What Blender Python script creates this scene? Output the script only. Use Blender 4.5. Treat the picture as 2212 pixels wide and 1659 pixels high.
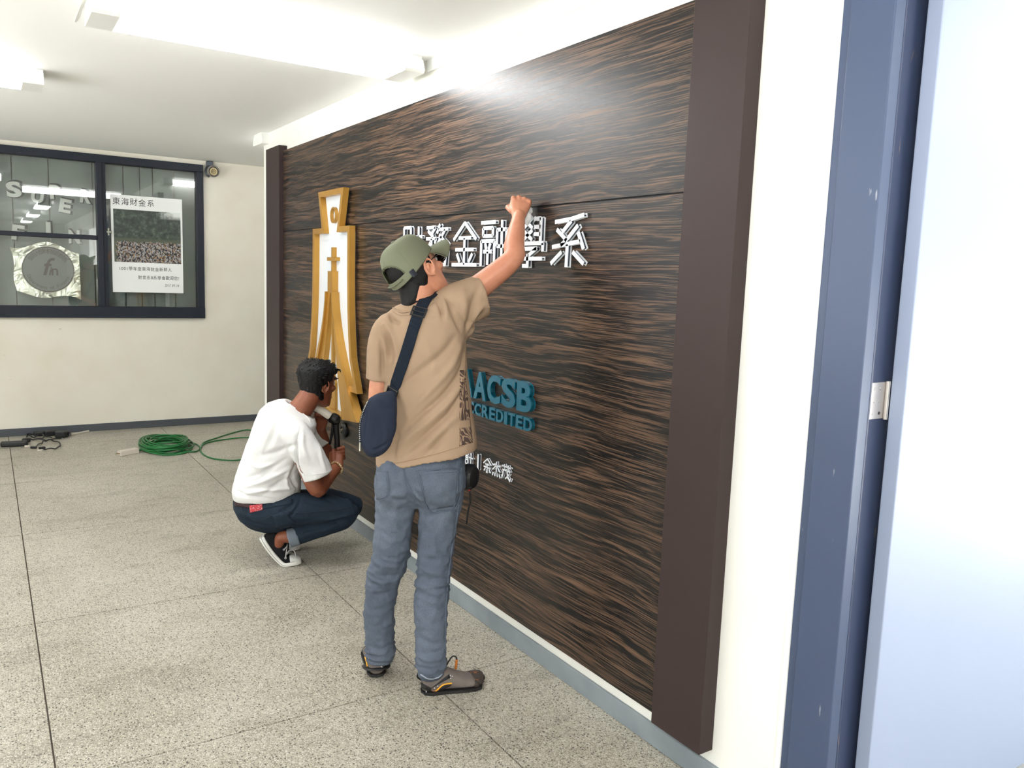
import bpy, bmesh, math, random
import numpy as np
from mathutils import Vector, Matrix, noise
from mathutils.bvhtree import BVHTree

random.seed(7)
S = bpy.context.scene
COL = S.collection
for o in list(bpy.data.objects):
    bpy.data.objects.remove(o)

# ------------------------------------------------------------------ camera
W, H, FPX = 2212.0, 1659.0, 1749.05
CAM = np.array([-1.86, 0.0, 1.56])
ROT = np.array([[0.8394355, 0.0401281, -0.5419758],
                [-0.5423142, 0.1265558, -0.8305895],
                [0.0352602, 0.9911475, 0.1279975]])
cam_d = bpy.data.cameras.new('camera')
cam_d.sensor_fit = 'HORIZONTAL'; cam_d.sensor_width = 36.0
cam_d.lens = FPX / W * 36.0
cam_d.clip_start = 0.05
cam_o = bpy.data.objects.new('camera', cam_d); COL.objects.link(cam_o)
M4 = Matrix.Identity(4)
for i in range(3):
    for j in range(3): M4[i][j] = ROT[i, j]
    M4[i][3] = CAM[i]
cam_o.matrix_world = M4
S.camera = cam_o

# ------------------------------------------------------------------ world, exposure
wd_ = bpy.data.worlds.new('world'); S.world = wd_; wd_.use_nodes = True
bg = wd_.node_tree.nodes['Background']
bg.inputs[0].default_value = (0.86, 0.93, 1.0, 1); bg.inputs[1].default_value = 2.0
sun_d = bpy.data.lights.new('sun', 'SUN'); sun_d.energy = 40.0; sun_d.angle = .01; sun_d.color = (.95, .975, 1.0)
sun_o = bpy.data.objects.new('sun', sun_d); COL.objects.link(sun_o)
sun_o.rotation_euler = Vector((.30, -.16, -1)).to_track_quat('-Z', 'Y').to_euler()      # high sun, over the open side of the corridor
S.view_settings.view_transform = 'Standard'
S.view_settings.look = 'None'
S.view_settings.gamma = 1.0
S.view_settings.use_curve_mapping = False
S.view_settings.exposure = 0.22
LAMP_E = 18.0          # emission of the lamp diffusers

# ------------------------------------------------------------------ pixel -> place
def ray(u, v):
    d = ROT @ np.array([u - W/2, -(v - H/2), -FPX]); return d / np.linalg.norm(d)
def on_x(u, v, x): d = ray(u, v); return CAM + d*((x-CAM[0])/d[0])
def on_y(u, v, y): d = ray(u, v); return CAM + d*((y-CAM[1])/d[1])
def on_z(u, v, z): d = ray(u, v); return CAM + d*((z-CAM[2])/d[2])
class Frame:
    """upright plane through a spot on the floor, facing back along the line of sight"""
    def __init__(s, x, y):
        s.o = np.array([x, y, 0.0]); d = s.o - CAM; d[2] = 0; d /= np.linalg.norm(d)
        s.n = d; s.r = np.array([d[1], -d[0], 0.0]); s.z = np.array([0, 0, 1.0])
    def at(s, u, v, n=0.0):
        d = ray(u, v); t = ((s.o + s.n*n - CAM) @ s.n) / (d @ s.n); return CAM + d*t
    def w(s, r, n, z): return s.o + s.r*r + s.n*n + s.z*z

# ------------------------------------------------------------------ objects
def clean(o):
    return o
def obj(name, verts, faces, mat=None, parent=None, origin=None, smooth=False, mats=None, fm=None):
    """verts in world metres; the object's origin sits at its own base, or at its parent's origin"""
    V = np.asarray(verts, float).reshape(-1, 3)
    if parent is not None: og = np.array(parent['_og'])
    elif origin is not None: og = np.array(origin, float)
    else:
        mn, mx = V.min(0), V.max(0); og = np.array([(mn[0]+mx[0])/2, (mn[1]+mx[1])/2, mn[2]])
    me = bpy.data.meshes.new(name)
    me.from_pydata((V - og).tolist(), [], [tuple(int(i) for i in f) for f in faces])
    for m in (mats or ([mat] if mat else [])): me.materials.append(m)
    if fm is not None: me.polygons.foreach_set('material_index', fm)
    if smooth: me.polygons.foreach_set('use_smooth', [True]*len(me.polygons))
    me.update()
    o = bpy.data.objects.new(name, me); COL.objects.link(o)
    o['_og'] = [float(a) for a in og]
    if parent is not None: o.parent = parent
    else: o.location = og.tolist()
    return o
def empty(name, loc, label=None, cat=None, group=None, kind=None):
    o = bpy.data.objects.new(name, None); COL.objects.link(o)
    o.location = [float(a) for a in loc]; o['_og'] = [float(a) for a in loc]; o.empty_display_size = .1
    return tag(o, label, cat, group, kind)
def tag(o, label=None, cat=None, group=None, kind=None):
    if label: o['label'] = label
    if cat: o['category'] = cat
    if group: o['group'] = group
    if kind: o['kind'] = kind
    return o
def dup(o, delta, parent=None, name=None):
    c = o.copy(); COL.objects.link(c)
    if parent is not None:
        c.parent = parent
    c.location = (np.array(o.location) + np.array(delta)).tolist()
    return c

# ------------------------------------------------------------------ mesh pieces: (verts, faces)
def merge(*parts):
    V = []; F = []; k = 0
    for v, f in parts:
        v = np.asarray(v, float).reshape(-1, 3)
        V.append(v); F += [tuple(i + k for i in q) for q in f]; k += len(v)
    return np.vstack(V), F
def box(x0, x1, y0, y1, z0, z1, b=0.0):
    if b <= 0:
        v = [(x, y, z) for z in (z0, z1) for y in (y0, y1) for x in (x0, x1)]
        return np.array(v), [(0,2,3,1), (4,5,7,6), (0,1,5,4), (2,6,7,3), (0,4,6,2), (1,3,7,5)]
    bm = bmesh.new(); bmesh.ops.create_cube(bm, size=1)
    for q in bm.verts:
        q.co = ((x0+x1)/2 + q.co.x*(x1-x0), (y0+y1)/2 + q.co.y*(y1-y0), (z0+z1)/2 + q.co.z*(z1-z0))
    bmesh.ops.bevel(bm, geom=bm.edges[:], offset=b, segments=2, profile=.5, affect='EDGES')
    return from_bm(bm)
def from_bm(bm):
    bm.verts.index_update()
    v = np.array([q.co[:] for q in bm.verts]); f = [tuple(w.index for w in p.verts) for p in bm.faces]; bm.free(); return v, f
def loft(rings, cap0=True, cap1=True, closed=True):
    rings = [np.asarray(r, float) for r in rings]; n = len(rings[0]); V = np.vstack(rings); F = []
    for k in range(len(rings)-1):
        for i in range(n if closed else n-1):
            j = (i+1) % n
            F.append((k*n+i, k*n+j, (k+1)*n+j, (k+1)*n+i))
    if closed and cap0: F.append(tuple(range(n-1, -1, -1)))
    if closed and cap1: F.append(tuple((len(rings)-1)*n + i for i in range(n)))
    return V, F
def unit(v): v = np.asarray(v, float); l = np.linalg.norm(v); return v/l if l > 1e-12 else v
def ring(c, ax, ay, a, b, n=24, p=2.0):
    t = np.arange(n)*2*math.pi/n; cs, sn = np.cos(t), np.sin(t)
    x = np.sign(cs)*np.abs(cs)**(2/p); y = np.sign(sn)*np.abs(sn)**(2/p)
    return np.asarray(c)[None] + a*x[:, None]*np.asarray(ax)[None] + b*y[:, None]*np.asarray(ay)[None]
def spline(P, m=8):
    """catmull-rom through the points"""
    P = np.asarray(P, float)
    if len(P) < 3: return np.array([P[0] + (P[-1]-P[0])*t for t in np.linspace(0, 1, m+1)])
    Q = np.vstack([2*P[0]-P[1], P, 2*P[-1]-P[-2]]); out = []
    for i in range(1, len(Q)-2):
        for t in np.linspace(0, 1, m, endpoint=False):
            a, b, c, d = Q[i-1], Q[i], Q[i+1], Q[i+2]
            out.append(.5*((2*b) + (c-a)*t + (2*a-5*b+4*c-d)*t*t + (3*b-a-3*c+d)*t**3))
    out.append(P[-1]); return np.array(out)
def tube(P, rad, n=10, ref=(0, 0, 1), flat=1.0, caps=True, round_ends=False):
    """tube through points, radius per point (or one), flat = second radius / first; first axis is across ref"""
    P = np.asarray(P, float); m = len(P); rad = np.broadcast_to(np.asarray(rad, float), (m,)) if np.ndim(rad) < 1 else np.asarray(rad, float)
    fl_ = np.broadcast_to(np.asarray(flat, float), (m,))
    R_ = []; up = np.asarray(ref, float)
    T = [unit(P[min(i+1, m-1)] - P[max(i-1, 0)]) for i in range(m)]
    prev = None
    for i in range(m):
        t = T[i]
        if prev is None:
            x = np.cross(up, t)
            if np.linalg.norm(x) < 1e-3: x = np.cross((1, 0, 0.01), t)
        else: x = prev - t*(prev @ t)
        x = unit(x); prev = x; y = np.cross(t, x)
        R_.append(ring(P[i], x, y, rad[i], rad[i]*fl_[i], n))
    if round_ends:
        def domed(c, Rr, t, r):
            return [c + (Rr-c)*.5 + t*r*.86, c + (Rr-c)*.86 + t*r*.5]
        a = domed(P[0], R_[0], -T[0], rad[0]); b = domed(P[-1], R_[-1], T[-1], rad[-1])
        R_ = a + R_ + b[::-1]
    return loft(R_, caps, caps)
def ball(c, r, ax=None, n=16, m=10):
    r = np.broadcast_to(np.asarray(r, float), (3,)); ax = np.eye(3) if ax is None else np.asarray(ax, float)
    V = []; 
    for i in range(1, m):
        ph = math.pi*i/m
        for j in range(n):
            th = 2*math.pi*j/n; V.append((math.sin(ph)*math.cos(th), math.sin(ph)*math.sin(th), -math.cos(ph)))
    V = [(0, 0, -1)] + V + [(0, 0, 1)]; V = np.array(V)*r[None]
    F = [(0, 1+(j+1) % n, 1+j) for j in range(n)]
    for i in range(m-2):
        for j in range(n):
            a = 1+i*n+j; b = 1+i*n+(j+1) % n; F.append((a, b, b+n, a+n))
    e = len(V)-1; F += [(e, 1+(m-2)*n+j, 1+(m-2)*n+(j+1) % n) for j in range(n)]
    return V @ ax + np.asarray(c)[None], F
def prism(poly, fn, h0, h1):
    """polygon in 2d lifted by fn(p, h) between two heights"""
    n = len(poly)
    V = [fn(p, h0) for p in poly] + [fn(p, h1) for p in poly]
    return np.array(V, float), [tuple(range(n-1, -1, -1)), tuple(range(n, 2*n))] + [(i, (i+1) % n, n+(i+1) % n, n+i) for i in range(n)]
def cyl(c, ax, r, h, n=16, b=0):
    ax = unit(ax); x = unit(np.cross(ax, (0.3, .2, 1) if abs(ax[2]) < .9 else (1, 0, 0))); y = np.cross(ax, x); c = np.asarray(c, float)
    if b: return loft([ring(c, x, y, r-b, r-b, n), ring(c+ax*b, x, y, r, r, n), ring(c+ax*(h-b), x, y, r, r, n), ring(c+ax*h, x, y, r-b, r-b, n)])
    return loft([ring(c, x, y, r, r, n), ring(c+ax*h, x, y, r, r, n)])
def lathe(c, ax, prof, n=20):
    ax = unit(ax); x = unit(np.cross(ax, (0.3, .2, 1) if abs(ax[2]) < .9 else (1, 0, 0))); y = np.cross(ax, x); c = np.asarray(c, float)
    return loft([ring(c+ax*h, x, y, r, r, n) for r, h in prof])

def glyph(ch, extrude=0.0, offset=0.0, shear=0.0, bold=False, res=4):
    """one character as (verts, faces), lying in xy, extruded along z; font units, 1 em = 1"""
    cu = bpy.data.curves.new('glyph', 'FONT'); cu.body = ch; cu.extrude = extrude; cu.offset = offset; cu.shear = shear; cu.resolution_u = res
    o = bpy.data.objects.new('glyph', cu); COL.objects.link(o)
    dg = bpy.context.evaluated_depsgraph_get()
    me = bpy.data.meshes.new_from_object(o.evaluated_get(dg))
    v = np.array([q.co[:] for q in me.vertices]).reshape(-1, 3); f = [tuple(p.vertices) for p in me.polygons]
    bpy.data.objects.remove(o); bpy.data.curves.remove(cu); bpy.data.meshes.remove(me)
    return v, f

# ------------------------------------------------------------------ voxel union and sculpting
def union(parts, voxel=.006, smooth=3, fac=.5):
    v, f = merge(*parts)
    me = bpy.data.meshes.new('u'); me.from_pydata(v.tolist(), [], [tuple(int(i) for i in q) for q in f]); me.update()
    bm = bmesh.new(); bm.from_mesh(me); bmesh.ops.recalc_face_normals(bm, faces=bm.faces[:]); bm.to_mesh(me); bm.free()
    o = bpy.data.objects.new('u', me); COL.objects.link(o)
    r = o.modifiers.new('r', 'REMESH'); r.mode = 'VOXEL'; r.voxel_size = voxel
    if smooth:
        s = o.modifiers.new('s', 'SMOOTH'); s.factor = fac; s.iterations = smooth
    dg = bpy.context.evaluated_depsgraph_get()
    m2 = bpy.data.meshes.new_from_object(o.evaluated_get(dg))
    n = len(m2.vertices); V = np.empty(n*3); m2.vertices.foreach_get('co', V); V = V.reshape(-1, 3)
    F = [tuple(p.vertices) for p in m2.polygons]
    bpy.data.objects.remove(o); bpy.data.meshes.remove(me); bpy.data.meshes.remove(m2)
    return V, F
def vnormals(V, F):
    N = np.zeros_like(V)
    Q = [q for q in F if len(q) == 4]; T = [q for q in F if len(q) == 3]
    for A, k in ((Q, 4), (T, 3)):
        if not A: continue
        A = np.array(A); nn = np.cross(V[A[:, 2]]-V[A[:, 0]], V[A[:, k-1]]-V[A[:, 1]]) if k == 4 else np.cross(V[A[:, 1]]-V[A[:, 0]], V[A[:, 2]]-V[A[:, 0]])
        for i in range(k): np.add.at(N, A[:, i], nn)
    L = np.linalg.norm(N, axis=1); L[L < 1e-12] = 1; return N/L[:, None]
def crease(V, N, lines, lim=.05):
    """fold lines: (points, width, height); height < 0 sinks; fades to the ends"""
    D = np.zeros(len(V))
    for P, wd, ht in lines:
        P = np.asarray(P, float); best = np.full(len(V), 9.0); par = np.zeros(len(V)); m = len(P)-1
        for i in range(m):
            a, b = P[i], P[i+1]; ab = b-a; L2 = ab @ ab
            t = np.clip(((V-a) @ ab)/L2, 0, 1); d = np.linalg.norm(V-a-t[:, None]*ab, axis=1)
            k = d < best; best[k] = d[k]; par[k] = (i+t[k])/m
        fade = np.sin(np.clip(par, 0.02, .98)*math.pi)**.6
        D += ht*fade*np.exp(-(best/wd)**2)
    return V + N*D[:, None]
def wobble(V, N, amp, scale, seed=0.0, stretch=(1, 1, 1)):
    out = V.copy(); s = np.asarray(stretch, float)*scale
    for i in range(len(V)):
        p = V[i]*s; out[i] += N[i]*amp*noise.noise((p[0]+seed, p[1]+seed*1.7, p[2]-seed))
    return out
class Surf:
    def __init__(s, V, F): s.t = BVHTree.FromPolygons([tuple(v) for v in V], F)
    def cast(s, o, d):
        h = s.t.ray_cast(Vector(o), Vector(d))
        return (np.array(h[0]), np.array(h[1])) if h[0] is not None else (None, None)
    def px(s, u, v): return s.cast(CAM, ray(u, v))
    def near(s, p):
        h = s.t.find_nearest(Vector(p)); return np.array(h[0]), np.array(h[1])
def outward(p, nrm):
    return nrm if nrm @ (CAM-p) > 0 else -nrm
def px_line(sf, pts, off=.003, m=6):
    out = []
    for u, v in spline(np.array(pts, float), m):
        p, n = sf.px(u, v)
        if p is None: continue
        out.append(p + outward(p, n)*off)
    return np.array(out)
def px_tube(sf, pts, r, off=0.0, m=6, n=6): return tube(px_line(sf, pts, off, m), r, n)
def px_patch(sf, quad, th=.003, nu=10, nv=10, emb=.002):
    """four image corners laid on the surface as a thin plate (a, b, c, d in order)"""
    a, b, c, d = [np.array(q, float) for q in quad]; top = []; bot = []
    last = None
    for j in range(nv+1):
        for i in range(nu+1):
            s, t = i/nu, j/nv; q = (a*(1-s)+b*s)*(1-t) + (d*(1-s)+c*s)*t
            p, n = sf.px(*q)
            if p is None:
                if last is None: raise RuntimeError('patch misses at %s' % q)
                p, n = last
            last = (p, n); n = outward(p, n); top.append(p+n*th); bot.append(p-n*emb)
    k = nu+1; V = np.array(top+bot); N_ = len(top); F = []
    for j in range(nv):
        for i in range(nu):
            q = (j*k+i, j*k+i+1, (j+1)*k+i+1, (j+1)*k+i); F.append(q); F.append(tuple(N_+w for w in q[::-1]))
    rim = [i for i in range(k)] + [j*k+nu for j in range(1, nv+1)] + [nv*k+i for i in range(nu-1, -1, -1)] + [j*k for j in range(nv-1, 0, -1)]
    for i in range(len(rim)):
        x, y = rim[i], rim[(i+1) % len(rim)]; F.append((y, x, N_+x, N_+y))
    return V, F

# ------------------------------------------------------------------ materials
MATS = {}
def mat(name, col=(.8, .8, .8), rough=.5, metal=0.0, build=None, spec=.5, coat=0.0, emit=None, estr=0.0, bump=None):
    if name in MATS: return MATS[name]
    m = bpy.data.materials.new(name); m.use_nodes = True; nt = m.node_tree; b = nt.nodes['Principled BSDF']
    b.inputs['Base Color'].default_value = (*col, 1); b.inputs['Roughness'].default_value = rough; b.inputs['Metallic'].default_value = metal
    b.inputs['Specular IOR Level'].default_value = spec; b.inputs['Coat Weight'].default_value = coat
    if emit: b.inputs['Emission Color'].default_value = (*emit, 1); b.inputs['Emission Strength'].default_value = estr
    g = NB(nt, b)
    if build: build(g)
    if bump:
        n = g.noise(bump[0], 4, coord=g.obj()); g.bump(n, bump[1], bump[2] if len(bump) > 2 else .01)
    MATS[name] = m; return m
class NB:
    def __init__(s, nt, b): s.nt = nt; s.b = b; s._o = None
    def new(s, t, **k):
        n = s.nt.nodes.new(t)
        for a, v in k.items(): setattr(n, a, v)
        return n
    def link(s, a, b): s.nt.links.new(a, b)
    def obj(s):
        # world metres: object origins are only moved, never turned
        if s._o is None:
            g = s.new('ShaderNodeNewGeometry'); s._o = g.outputs['Position']
        return s._o
    def mapping(s, scale, coord=None, loc=(0, 0, 0), rot=(0, 0, 0)):
        m = s.new('ShaderNodeMapping'); m.inputs['Scale'].default_value = scale; m.inputs['Location'].default_value = loc; m.inputs['Rotation'].default_value = rot
        s.link(coord or s.obj(), m.inputs['Vector']); return m.outputs[0]
    def noise(s, scale, detail=3, coord=None, rough=.5, dist=0.0):
        n = s.new('ShaderNodeTexNoise'); n.inputs['Scale'].default_value = scale; n.inputs['Detail'].default_value = detail; n.inputs['Roughness'].default_value = rough; n.inputs['Distortion'].default_value = dist
        s.link(coord or s.obj(), n.inputs['Vector']); return n.outputs['Fac']
    def voro(s, scale, coord=None, feature='F1', out='Distance', rand=1.0, dim='3D'):
        n = s.new('ShaderNodeTexVoronoi'); n.voronoi_dimensions = dim; n.feature = feature; n.inputs['Scale'].default_value = scale; n.inputs['Randomness'].default_value = rand
        s.link(coord or s.obj(), n.inputs['Vector']); return n.outputs[out]
    def ramp(s, fac, stops, interp='LINEAR'):
        r = s.new('ShaderNodeValToRGB'); r.color_ramp.interpolation = interp; e = r.color_ramp.elements
        while len(e) < len(stops): e.new(.5)
        for q, (p, c) in zip(e, stops): q.position = p; q.color = (*c, 1) if len(c) == 3 else c
        s.link(fac, r.inputs['Fac']); return r.outputs['Color']
    def val(s, fac, a, b, c=0.0, d=1.0):
        m = s.new('ShaderNodeMapRange'); m.inputs[1].default_value = a; m.inputs[2].default_value = b; m.inputs[3].default_value = c; m.inputs[4].default_value = d
        s.link(fac, m.inputs[0]); return m.outputs[0]
    def mix(s, fac, a, b, mode='MIX'):
        m = s.new('ShaderNodeMix', data_type='RGBA', blend_type=mode)
        if isinstance(fac, (int, float)): m.inputs[0].default_value = fac
        else: s.link(fac, m.inputs[0])
        for v, i in ((a, 6), (b, 7)):
            if isinstance(v, tuple): m.inputs[i].default_value = (*v, 1)
            else: s.link(v, m.inputs[i])
        return m.outputs[2]
    def math(s, op, a, b=0.0):
        m = s.new('ShaderNodeMath', operation=op)
        for v, i in ((a, 0), (b, 1)):
            if isinstance(v, (int, float)): m.inputs[i].default_value = v
            else: s.link(v, m.inputs[i])
        return m.outputs[0]
    def sep(s, v=None):
        n = s.new('ShaderNodeSeparateXYZ'); s.link(v or s.obj(), n.inputs[0]); return n.outputs
    def color(s, c): s.link(c, s.b.inputs['Base Color'])
    def rough(s, c): s.link(c, s.b.inputs['Roughness'])
    def bump(s, h, strength=.3, dist=.01):
        n = s.new('ShaderNodeBump'); n.inputs['Strength'].default_value = strength; n.inputs['Distance'].default_value = dist
        s.link(h, n.inputs['Height']); s.link(n.outputs[0], s.b.inputs['Normal'])
def lin(r, g, b):
    f = lambda c: (c/255/12.92 if c/255 <= .04045 else ((c/255+.055)/1.055)**2.4)
    return (f(r), f(g), f(b))
# ================================================================== materials of the setting
def _plaster(g):
    n = g.noise(2.2, 5); n2 = g.noise(26, 3)
    c = g.mix(g.val(n, .35, .7), lin(242, 241, 234), lin(237, 235, 226)); g.color(c)
    g.bump(n2, .08, .004)
M_WALL = mat('cream wall paint', rough=.55, build=_plaster)
def _bwall(g):
    n = g.noise(3, 5); z = g.sep()[2]
    c = g.mix(g.val(n, .35, .7), lin(222, 217, 204), lin(215, 209, 192))
    spots = g.val(g.noise(9, 2, coord=g.mapping((1, 1, 2.5))), .74, .80)
    g.color(g.mix(g.math('MULTIPLY', spots, .5), c, lin(150, 138, 110)))
M_BACKWALL = mat('ivory wall paint', rough=.5, build=_bwall)
M_CEIL = mat('ceiling paint', lin(246, 246, 243), .7)
M_BASE = mat('grey baseboard paint', rough=.45, build=lambda g: (g.color(g.mix(g.val(g.noise(5, 4), .3, .7), lin(116, 124, 130), lin(138, 146, 150)))))
M_BASEDARK = mat('slate baseboard paint', lin(70, 74, 80), .45)
def _terrazzo(g):
    p = g.obj()
    big = g.val(g.noise(1.1, 5, dist=.6), .3, .75)
    stain = g.val(g.noise(2.6, 4, coord=g.mapping((1, 2.4, 1)), dist=.8), .52, .78)
    base = g.mix(big, lin(176, 170, 156), lin(152, 145, 129))
    base = g.mix(g.math('MULTIPLY', stain, .45), base, lin(90, 83, 68))
    cell = g.voro(210, p, out='Color', dim='2D'); d = g.voro(210, p, dim='2D')
    pick = g.sep(cell)
    chip = g.math('MULTIPLY', g.val(pick[0], .56, .60), g.val(d, .46, .30))
    base = g.mix(g.math('MULTIPLY', chip, .85), base, lin(74, 68, 58))
    lite = g.math('MULTIPLY', g.val(pick[1], .70, .74), g.val(d, .45, .3))
    base = g.mix(g.math('MULTIPLY', lite, .7), base, lin(226, 222, 212))
    c2 = g.voro(95, p, out='Color', dim='2D'); d2 = g.voro(95, p, dim='2D'); q = g.sep(c2)
    chip2 = g.math('MULTIPLY', g.val(q[0], .86, .88), g.val(d2, .34, .24))
    base = g.mix(chip2, base, lin(62, 58, 52))
    g.color(base)
M_TERR = mat('terrazzo', rough=.4, build=_terrazzo)
M_JOINT = mat('joint strip', lin(72, 62, 48), .6)
M_FRAME_D = mat('door frame steel blue', rough=.35, build=lambda g: g.color(g.mix(g.val(g.noise(34, 3, coord=g.mapping((1, 1, .25))), .73, .77), lin(62, 75, 102), lin(150, 154, 164))))
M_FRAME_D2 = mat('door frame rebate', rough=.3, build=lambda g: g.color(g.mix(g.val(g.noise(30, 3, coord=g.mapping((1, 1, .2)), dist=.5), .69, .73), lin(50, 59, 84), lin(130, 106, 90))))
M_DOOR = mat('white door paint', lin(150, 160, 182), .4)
M_STEEL = mat('brushed steel', lin(196, 190, 186), .35, .85)
M_DARKHOLE = mat('dark recess', lin(40, 38, 38), .6)
M_WFRAME = mat('window frame charcoal', lin(27, 33, 44), .5, spec=.3)
M_WHITE = mat('white enamel', lin(240, 240, 236), .4)
M_TUBE = mat('fluorescent tube', (1, 1, 1), .4, emit=(.98, .99, 1.0), estr=LAMP_E)
M_BLIND = mat('grey green blind', rough=.7, build=lambda g: g.color(g.mix(g.val(g.noise(3, 3), .3, .7), lin(164, 172, 166), lin(146, 154, 148))))
def _glass(g):
    nt = g.nt; out = nt.nodes['Material Output']; nt.nodes.remove(g.b)
    t = g.new('ShaderNodeBsdfTransparent'); t.inputs[0].default_value = (.93, .95, .94, 1)
    gl = g.new('ShaderNodeBsdfGlossy'); gl.inputs['Roughness'].default_value = .015; gl.inputs[0].default_value = (1, 1, 1, 1)
    fr = g.new('ShaderNodeFresnel'); fr.inputs[0].default_value = 1.6
    mx = g.new('ShaderNodeMixShader'); g.link(fr.outputs[0], mx.inputs[0]); g.link(t.outputs[0], mx.inputs[1]); g.link(gl.outputs[0], mx.inputs[2]); g.link(mx.outputs[0], out.inputs[0])
M_GLASS = mat('window glass', build=_glass)

def struct(name, vf, m, parent=None, kind='structure'):
    o = obj(name, vf[0], vf[1], m, parent)
    if parent is None: o['kind'] = kind
    return o
CZ = 2.60; YB = 8.455; XL = -4.6; YN = -8.0

# ---------------------------------------------------------------- floor: bedding and single slabs
floor = struct('floor', merge(box(XL-.2, .2, YN, YB+.2, -.12, -.006), box(.2, 3.2, 6.287, YB+.2, -.12, -.006)), M_JOINT)
xs = [XL-.2, -4.275, -3.005, -1.735, -.465, .805, 2.075, 3.2]
ys = [-8.0, -6.45, -5.15, -3.85, -2.55, -1.25, .05, 1.345, 2.64, 3.925, 5.30, 6.6, 7.9, YB+.2]
for i in range(len(xs)-1):
    for j in range(len(ys)-1):
        g = .0028
        if xs[i] > .5 and ys[j] < 6: continue
        xb_ = min(xs[i+1], .2+.0028) if ys[j] < 6 else xs[i+1]
        struct('slab', box(xs[i]+g, xb_-g, ys[j]+g, ys[j+1]-g, -.03, 0, .0), M_TERR, floor)

# ---------------------------------------------------------------- ceiling
ceil = struct('ceiling', merge(box(XL-.2, .2, YN, YB+.2, CZ, CZ+.2), box(.2, 3.2, -.4, YB+.2, CZ, CZ+.2)), M_CEIL)  # unseen slab past the doorway added to cut sunlight around the door leaf
M_SEAM = mat('ceiling seam', lin(206, 204, 196), .7)
obj('seam_strip', *box(-1.4885, -1.4815, .2, 4.13, CZ-.0035, CZ+.002), M_SEAM, ceil)
obj('cornice_strip', *box(-.010, .0, 1.4, 3.69, CZ-.055, CZ), M_CEIL, ceil)
obj('seam_strip', *box(-.16, -.004, 3.690, 3.695, CZ-.003, CZ+.001), M_SEAM, ceil)

# ---------------------------------------------------------------- walls
wall_r = struct('wall_right', box(0, .2, 1.386, 6.487, 0, CZ), M_WALL)
struct('trim_1', box(-.010, .012, 1.369, 1.3875, 0, 2.45, .004), mat('plaster edge', lin(250, 249, 244), .5))
struct('wall_right_near', merge(box(0, .2, YN, -4.2, 0, CZ), box(0, .2, -.5, .0, 0, CZ), box(0, .2, -4.2, -.5, 2.35, CZ)), M_WALL)  # wide gap in this unseen wall added to let daylight onto the near floor
struct('wall_right_lintel', box(0, .2, .0, 1.386, 2.40, CZ), M_WALL)
wall_b = struct('wall_back', merge(box(XL, -1.735-1.15, YB, YB+.2, 0, CZ), box(-.032, 3.2, YB, YB+.2, 0, CZ), box(-2.885, -.032, YB, YB+.2, 0, 1.07), box(-2.885, -.032, YB, YB+.2, 2.556, CZ)), M_BACKWALL)
struct('wall_left', merge(box(XL-.2, XL, 7.0, YB+.2, 0, CZ), box(XL-.2, XL, YN, 7.0, 0, 1.0), box(XL-.2, XL, 2.1, 2.5, 1.0, CZ), box(XL-.2, XL, -2.7, -2.3, 1.0, CZ), box(XL-.2, XL, YN, -7.6, 1.0, CZ)), M_WALL)  # unseen openings above the parapet, added to let daylight in
struct('wall_far_right', box(3.0, 3.2, 6.3, YB+.2, 0, CZ), M_WALL)
struct('wall_side_return', box(.2, 3.2, 6.287, 6.487, 0, CZ), M_WALL)
struct('wall_near', box(XL-.2, 3.2, YN-.2, YN, 0, CZ), M_WALL)
struct('baseboard_right', box(-.013, 0, 1.37, 6.487, 0, .076, .003), M_BASE)
struct('baseboard_back', box(XL, 3.0, YB-.012, YB, 0, .068, .003), M_BASEDARK)

# ---------------------------------------------------------------- doorway with open leaf, in the sign wall
fr = empty('door_1', (0.05, 1.3, 0), kind='structure')
obj('frame_flange', *box(-.004, .03, 1.334, 1.371, 0, 2.40, .002), M_FRAME_D, fr)
obj('frame_face', *box(-.022, .02, 1.213, 1.336, 0, 2.40, .003), M_FRAME_D, fr)
obj('frame_stop', *box(.019, .0265, 1.213, 1.334, 0, 2.40, .002), M_FRAME_D2, fr)
obj('frame_rebate', *box(.026, .200, 1.222, 1.334, 0, 2.40, .002), M_FRAME_D2, fr)
obj('frame_head', *box(-.022, .20, .01, 1.336, 2.33, 2.40, .003), M_FRAME_D, fr)
obj('frame_near_jamb', *box(-.022, .20, .0, .10, 0, 2.40, .003), M_FRAME_D, fr)
leaf = empty('door_2', (.1, 1.21, 0), kind='structure')
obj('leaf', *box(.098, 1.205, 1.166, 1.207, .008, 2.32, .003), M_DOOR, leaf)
hz = 1.283
hl = obj('hinge', *merge(box(.034, .0935, 1.2185, 1.2225, hz-.048, hz+.048, .001), cyl((.0955, 1.214, hz-.05), (0, 0, 1), .0055, .10, 12)), M_STEEL, fr)
for k, (dx, dz) in enumerate([(x, z) for x in (.047, .070) for z in (-.033, -.002, .031)]):
    obj('screw', *cyl((dx+(.003 if k % 2 else 0), 1.2190, hz+dz), (0, -1, 0), .0042, .0016, 12), M_DARKHOLE if k == 3 else M_STEEL, hl)
hl2 = obj('hinge', *merge(box(.034, .0935, 1.2185, 1.2225, .05, .146, .001), cyl((.0955, 1.214, .048), (0, 0, 1), .0055, .10, 12)), M_STEEL, fr)
# unseen paving added to bounce sunlight up onto the ceiling
M_BOUNCE = mat('pale bounce paving', rough=.8, build=lambda g: g.color(g.mix(g.val(g.noise(.8, 5), .3, .7), lin(194, 193, 190), lin(180, 179, 176))))
struct('bounce_ground', merge(box(-40, XL-.2, -40, 45, -.30, -.14), box(3.2, 40, -40, 45, -.30, -.14), box(.2, 3.2, -40, 6.2, -.30, -.02), box(XL-.2, 3.2, YB+1.2, 45, -.30, -.14), box(XL-.2, .2, -40, YN-.2, -.30, -.14)), M_BOUNCE)

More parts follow.
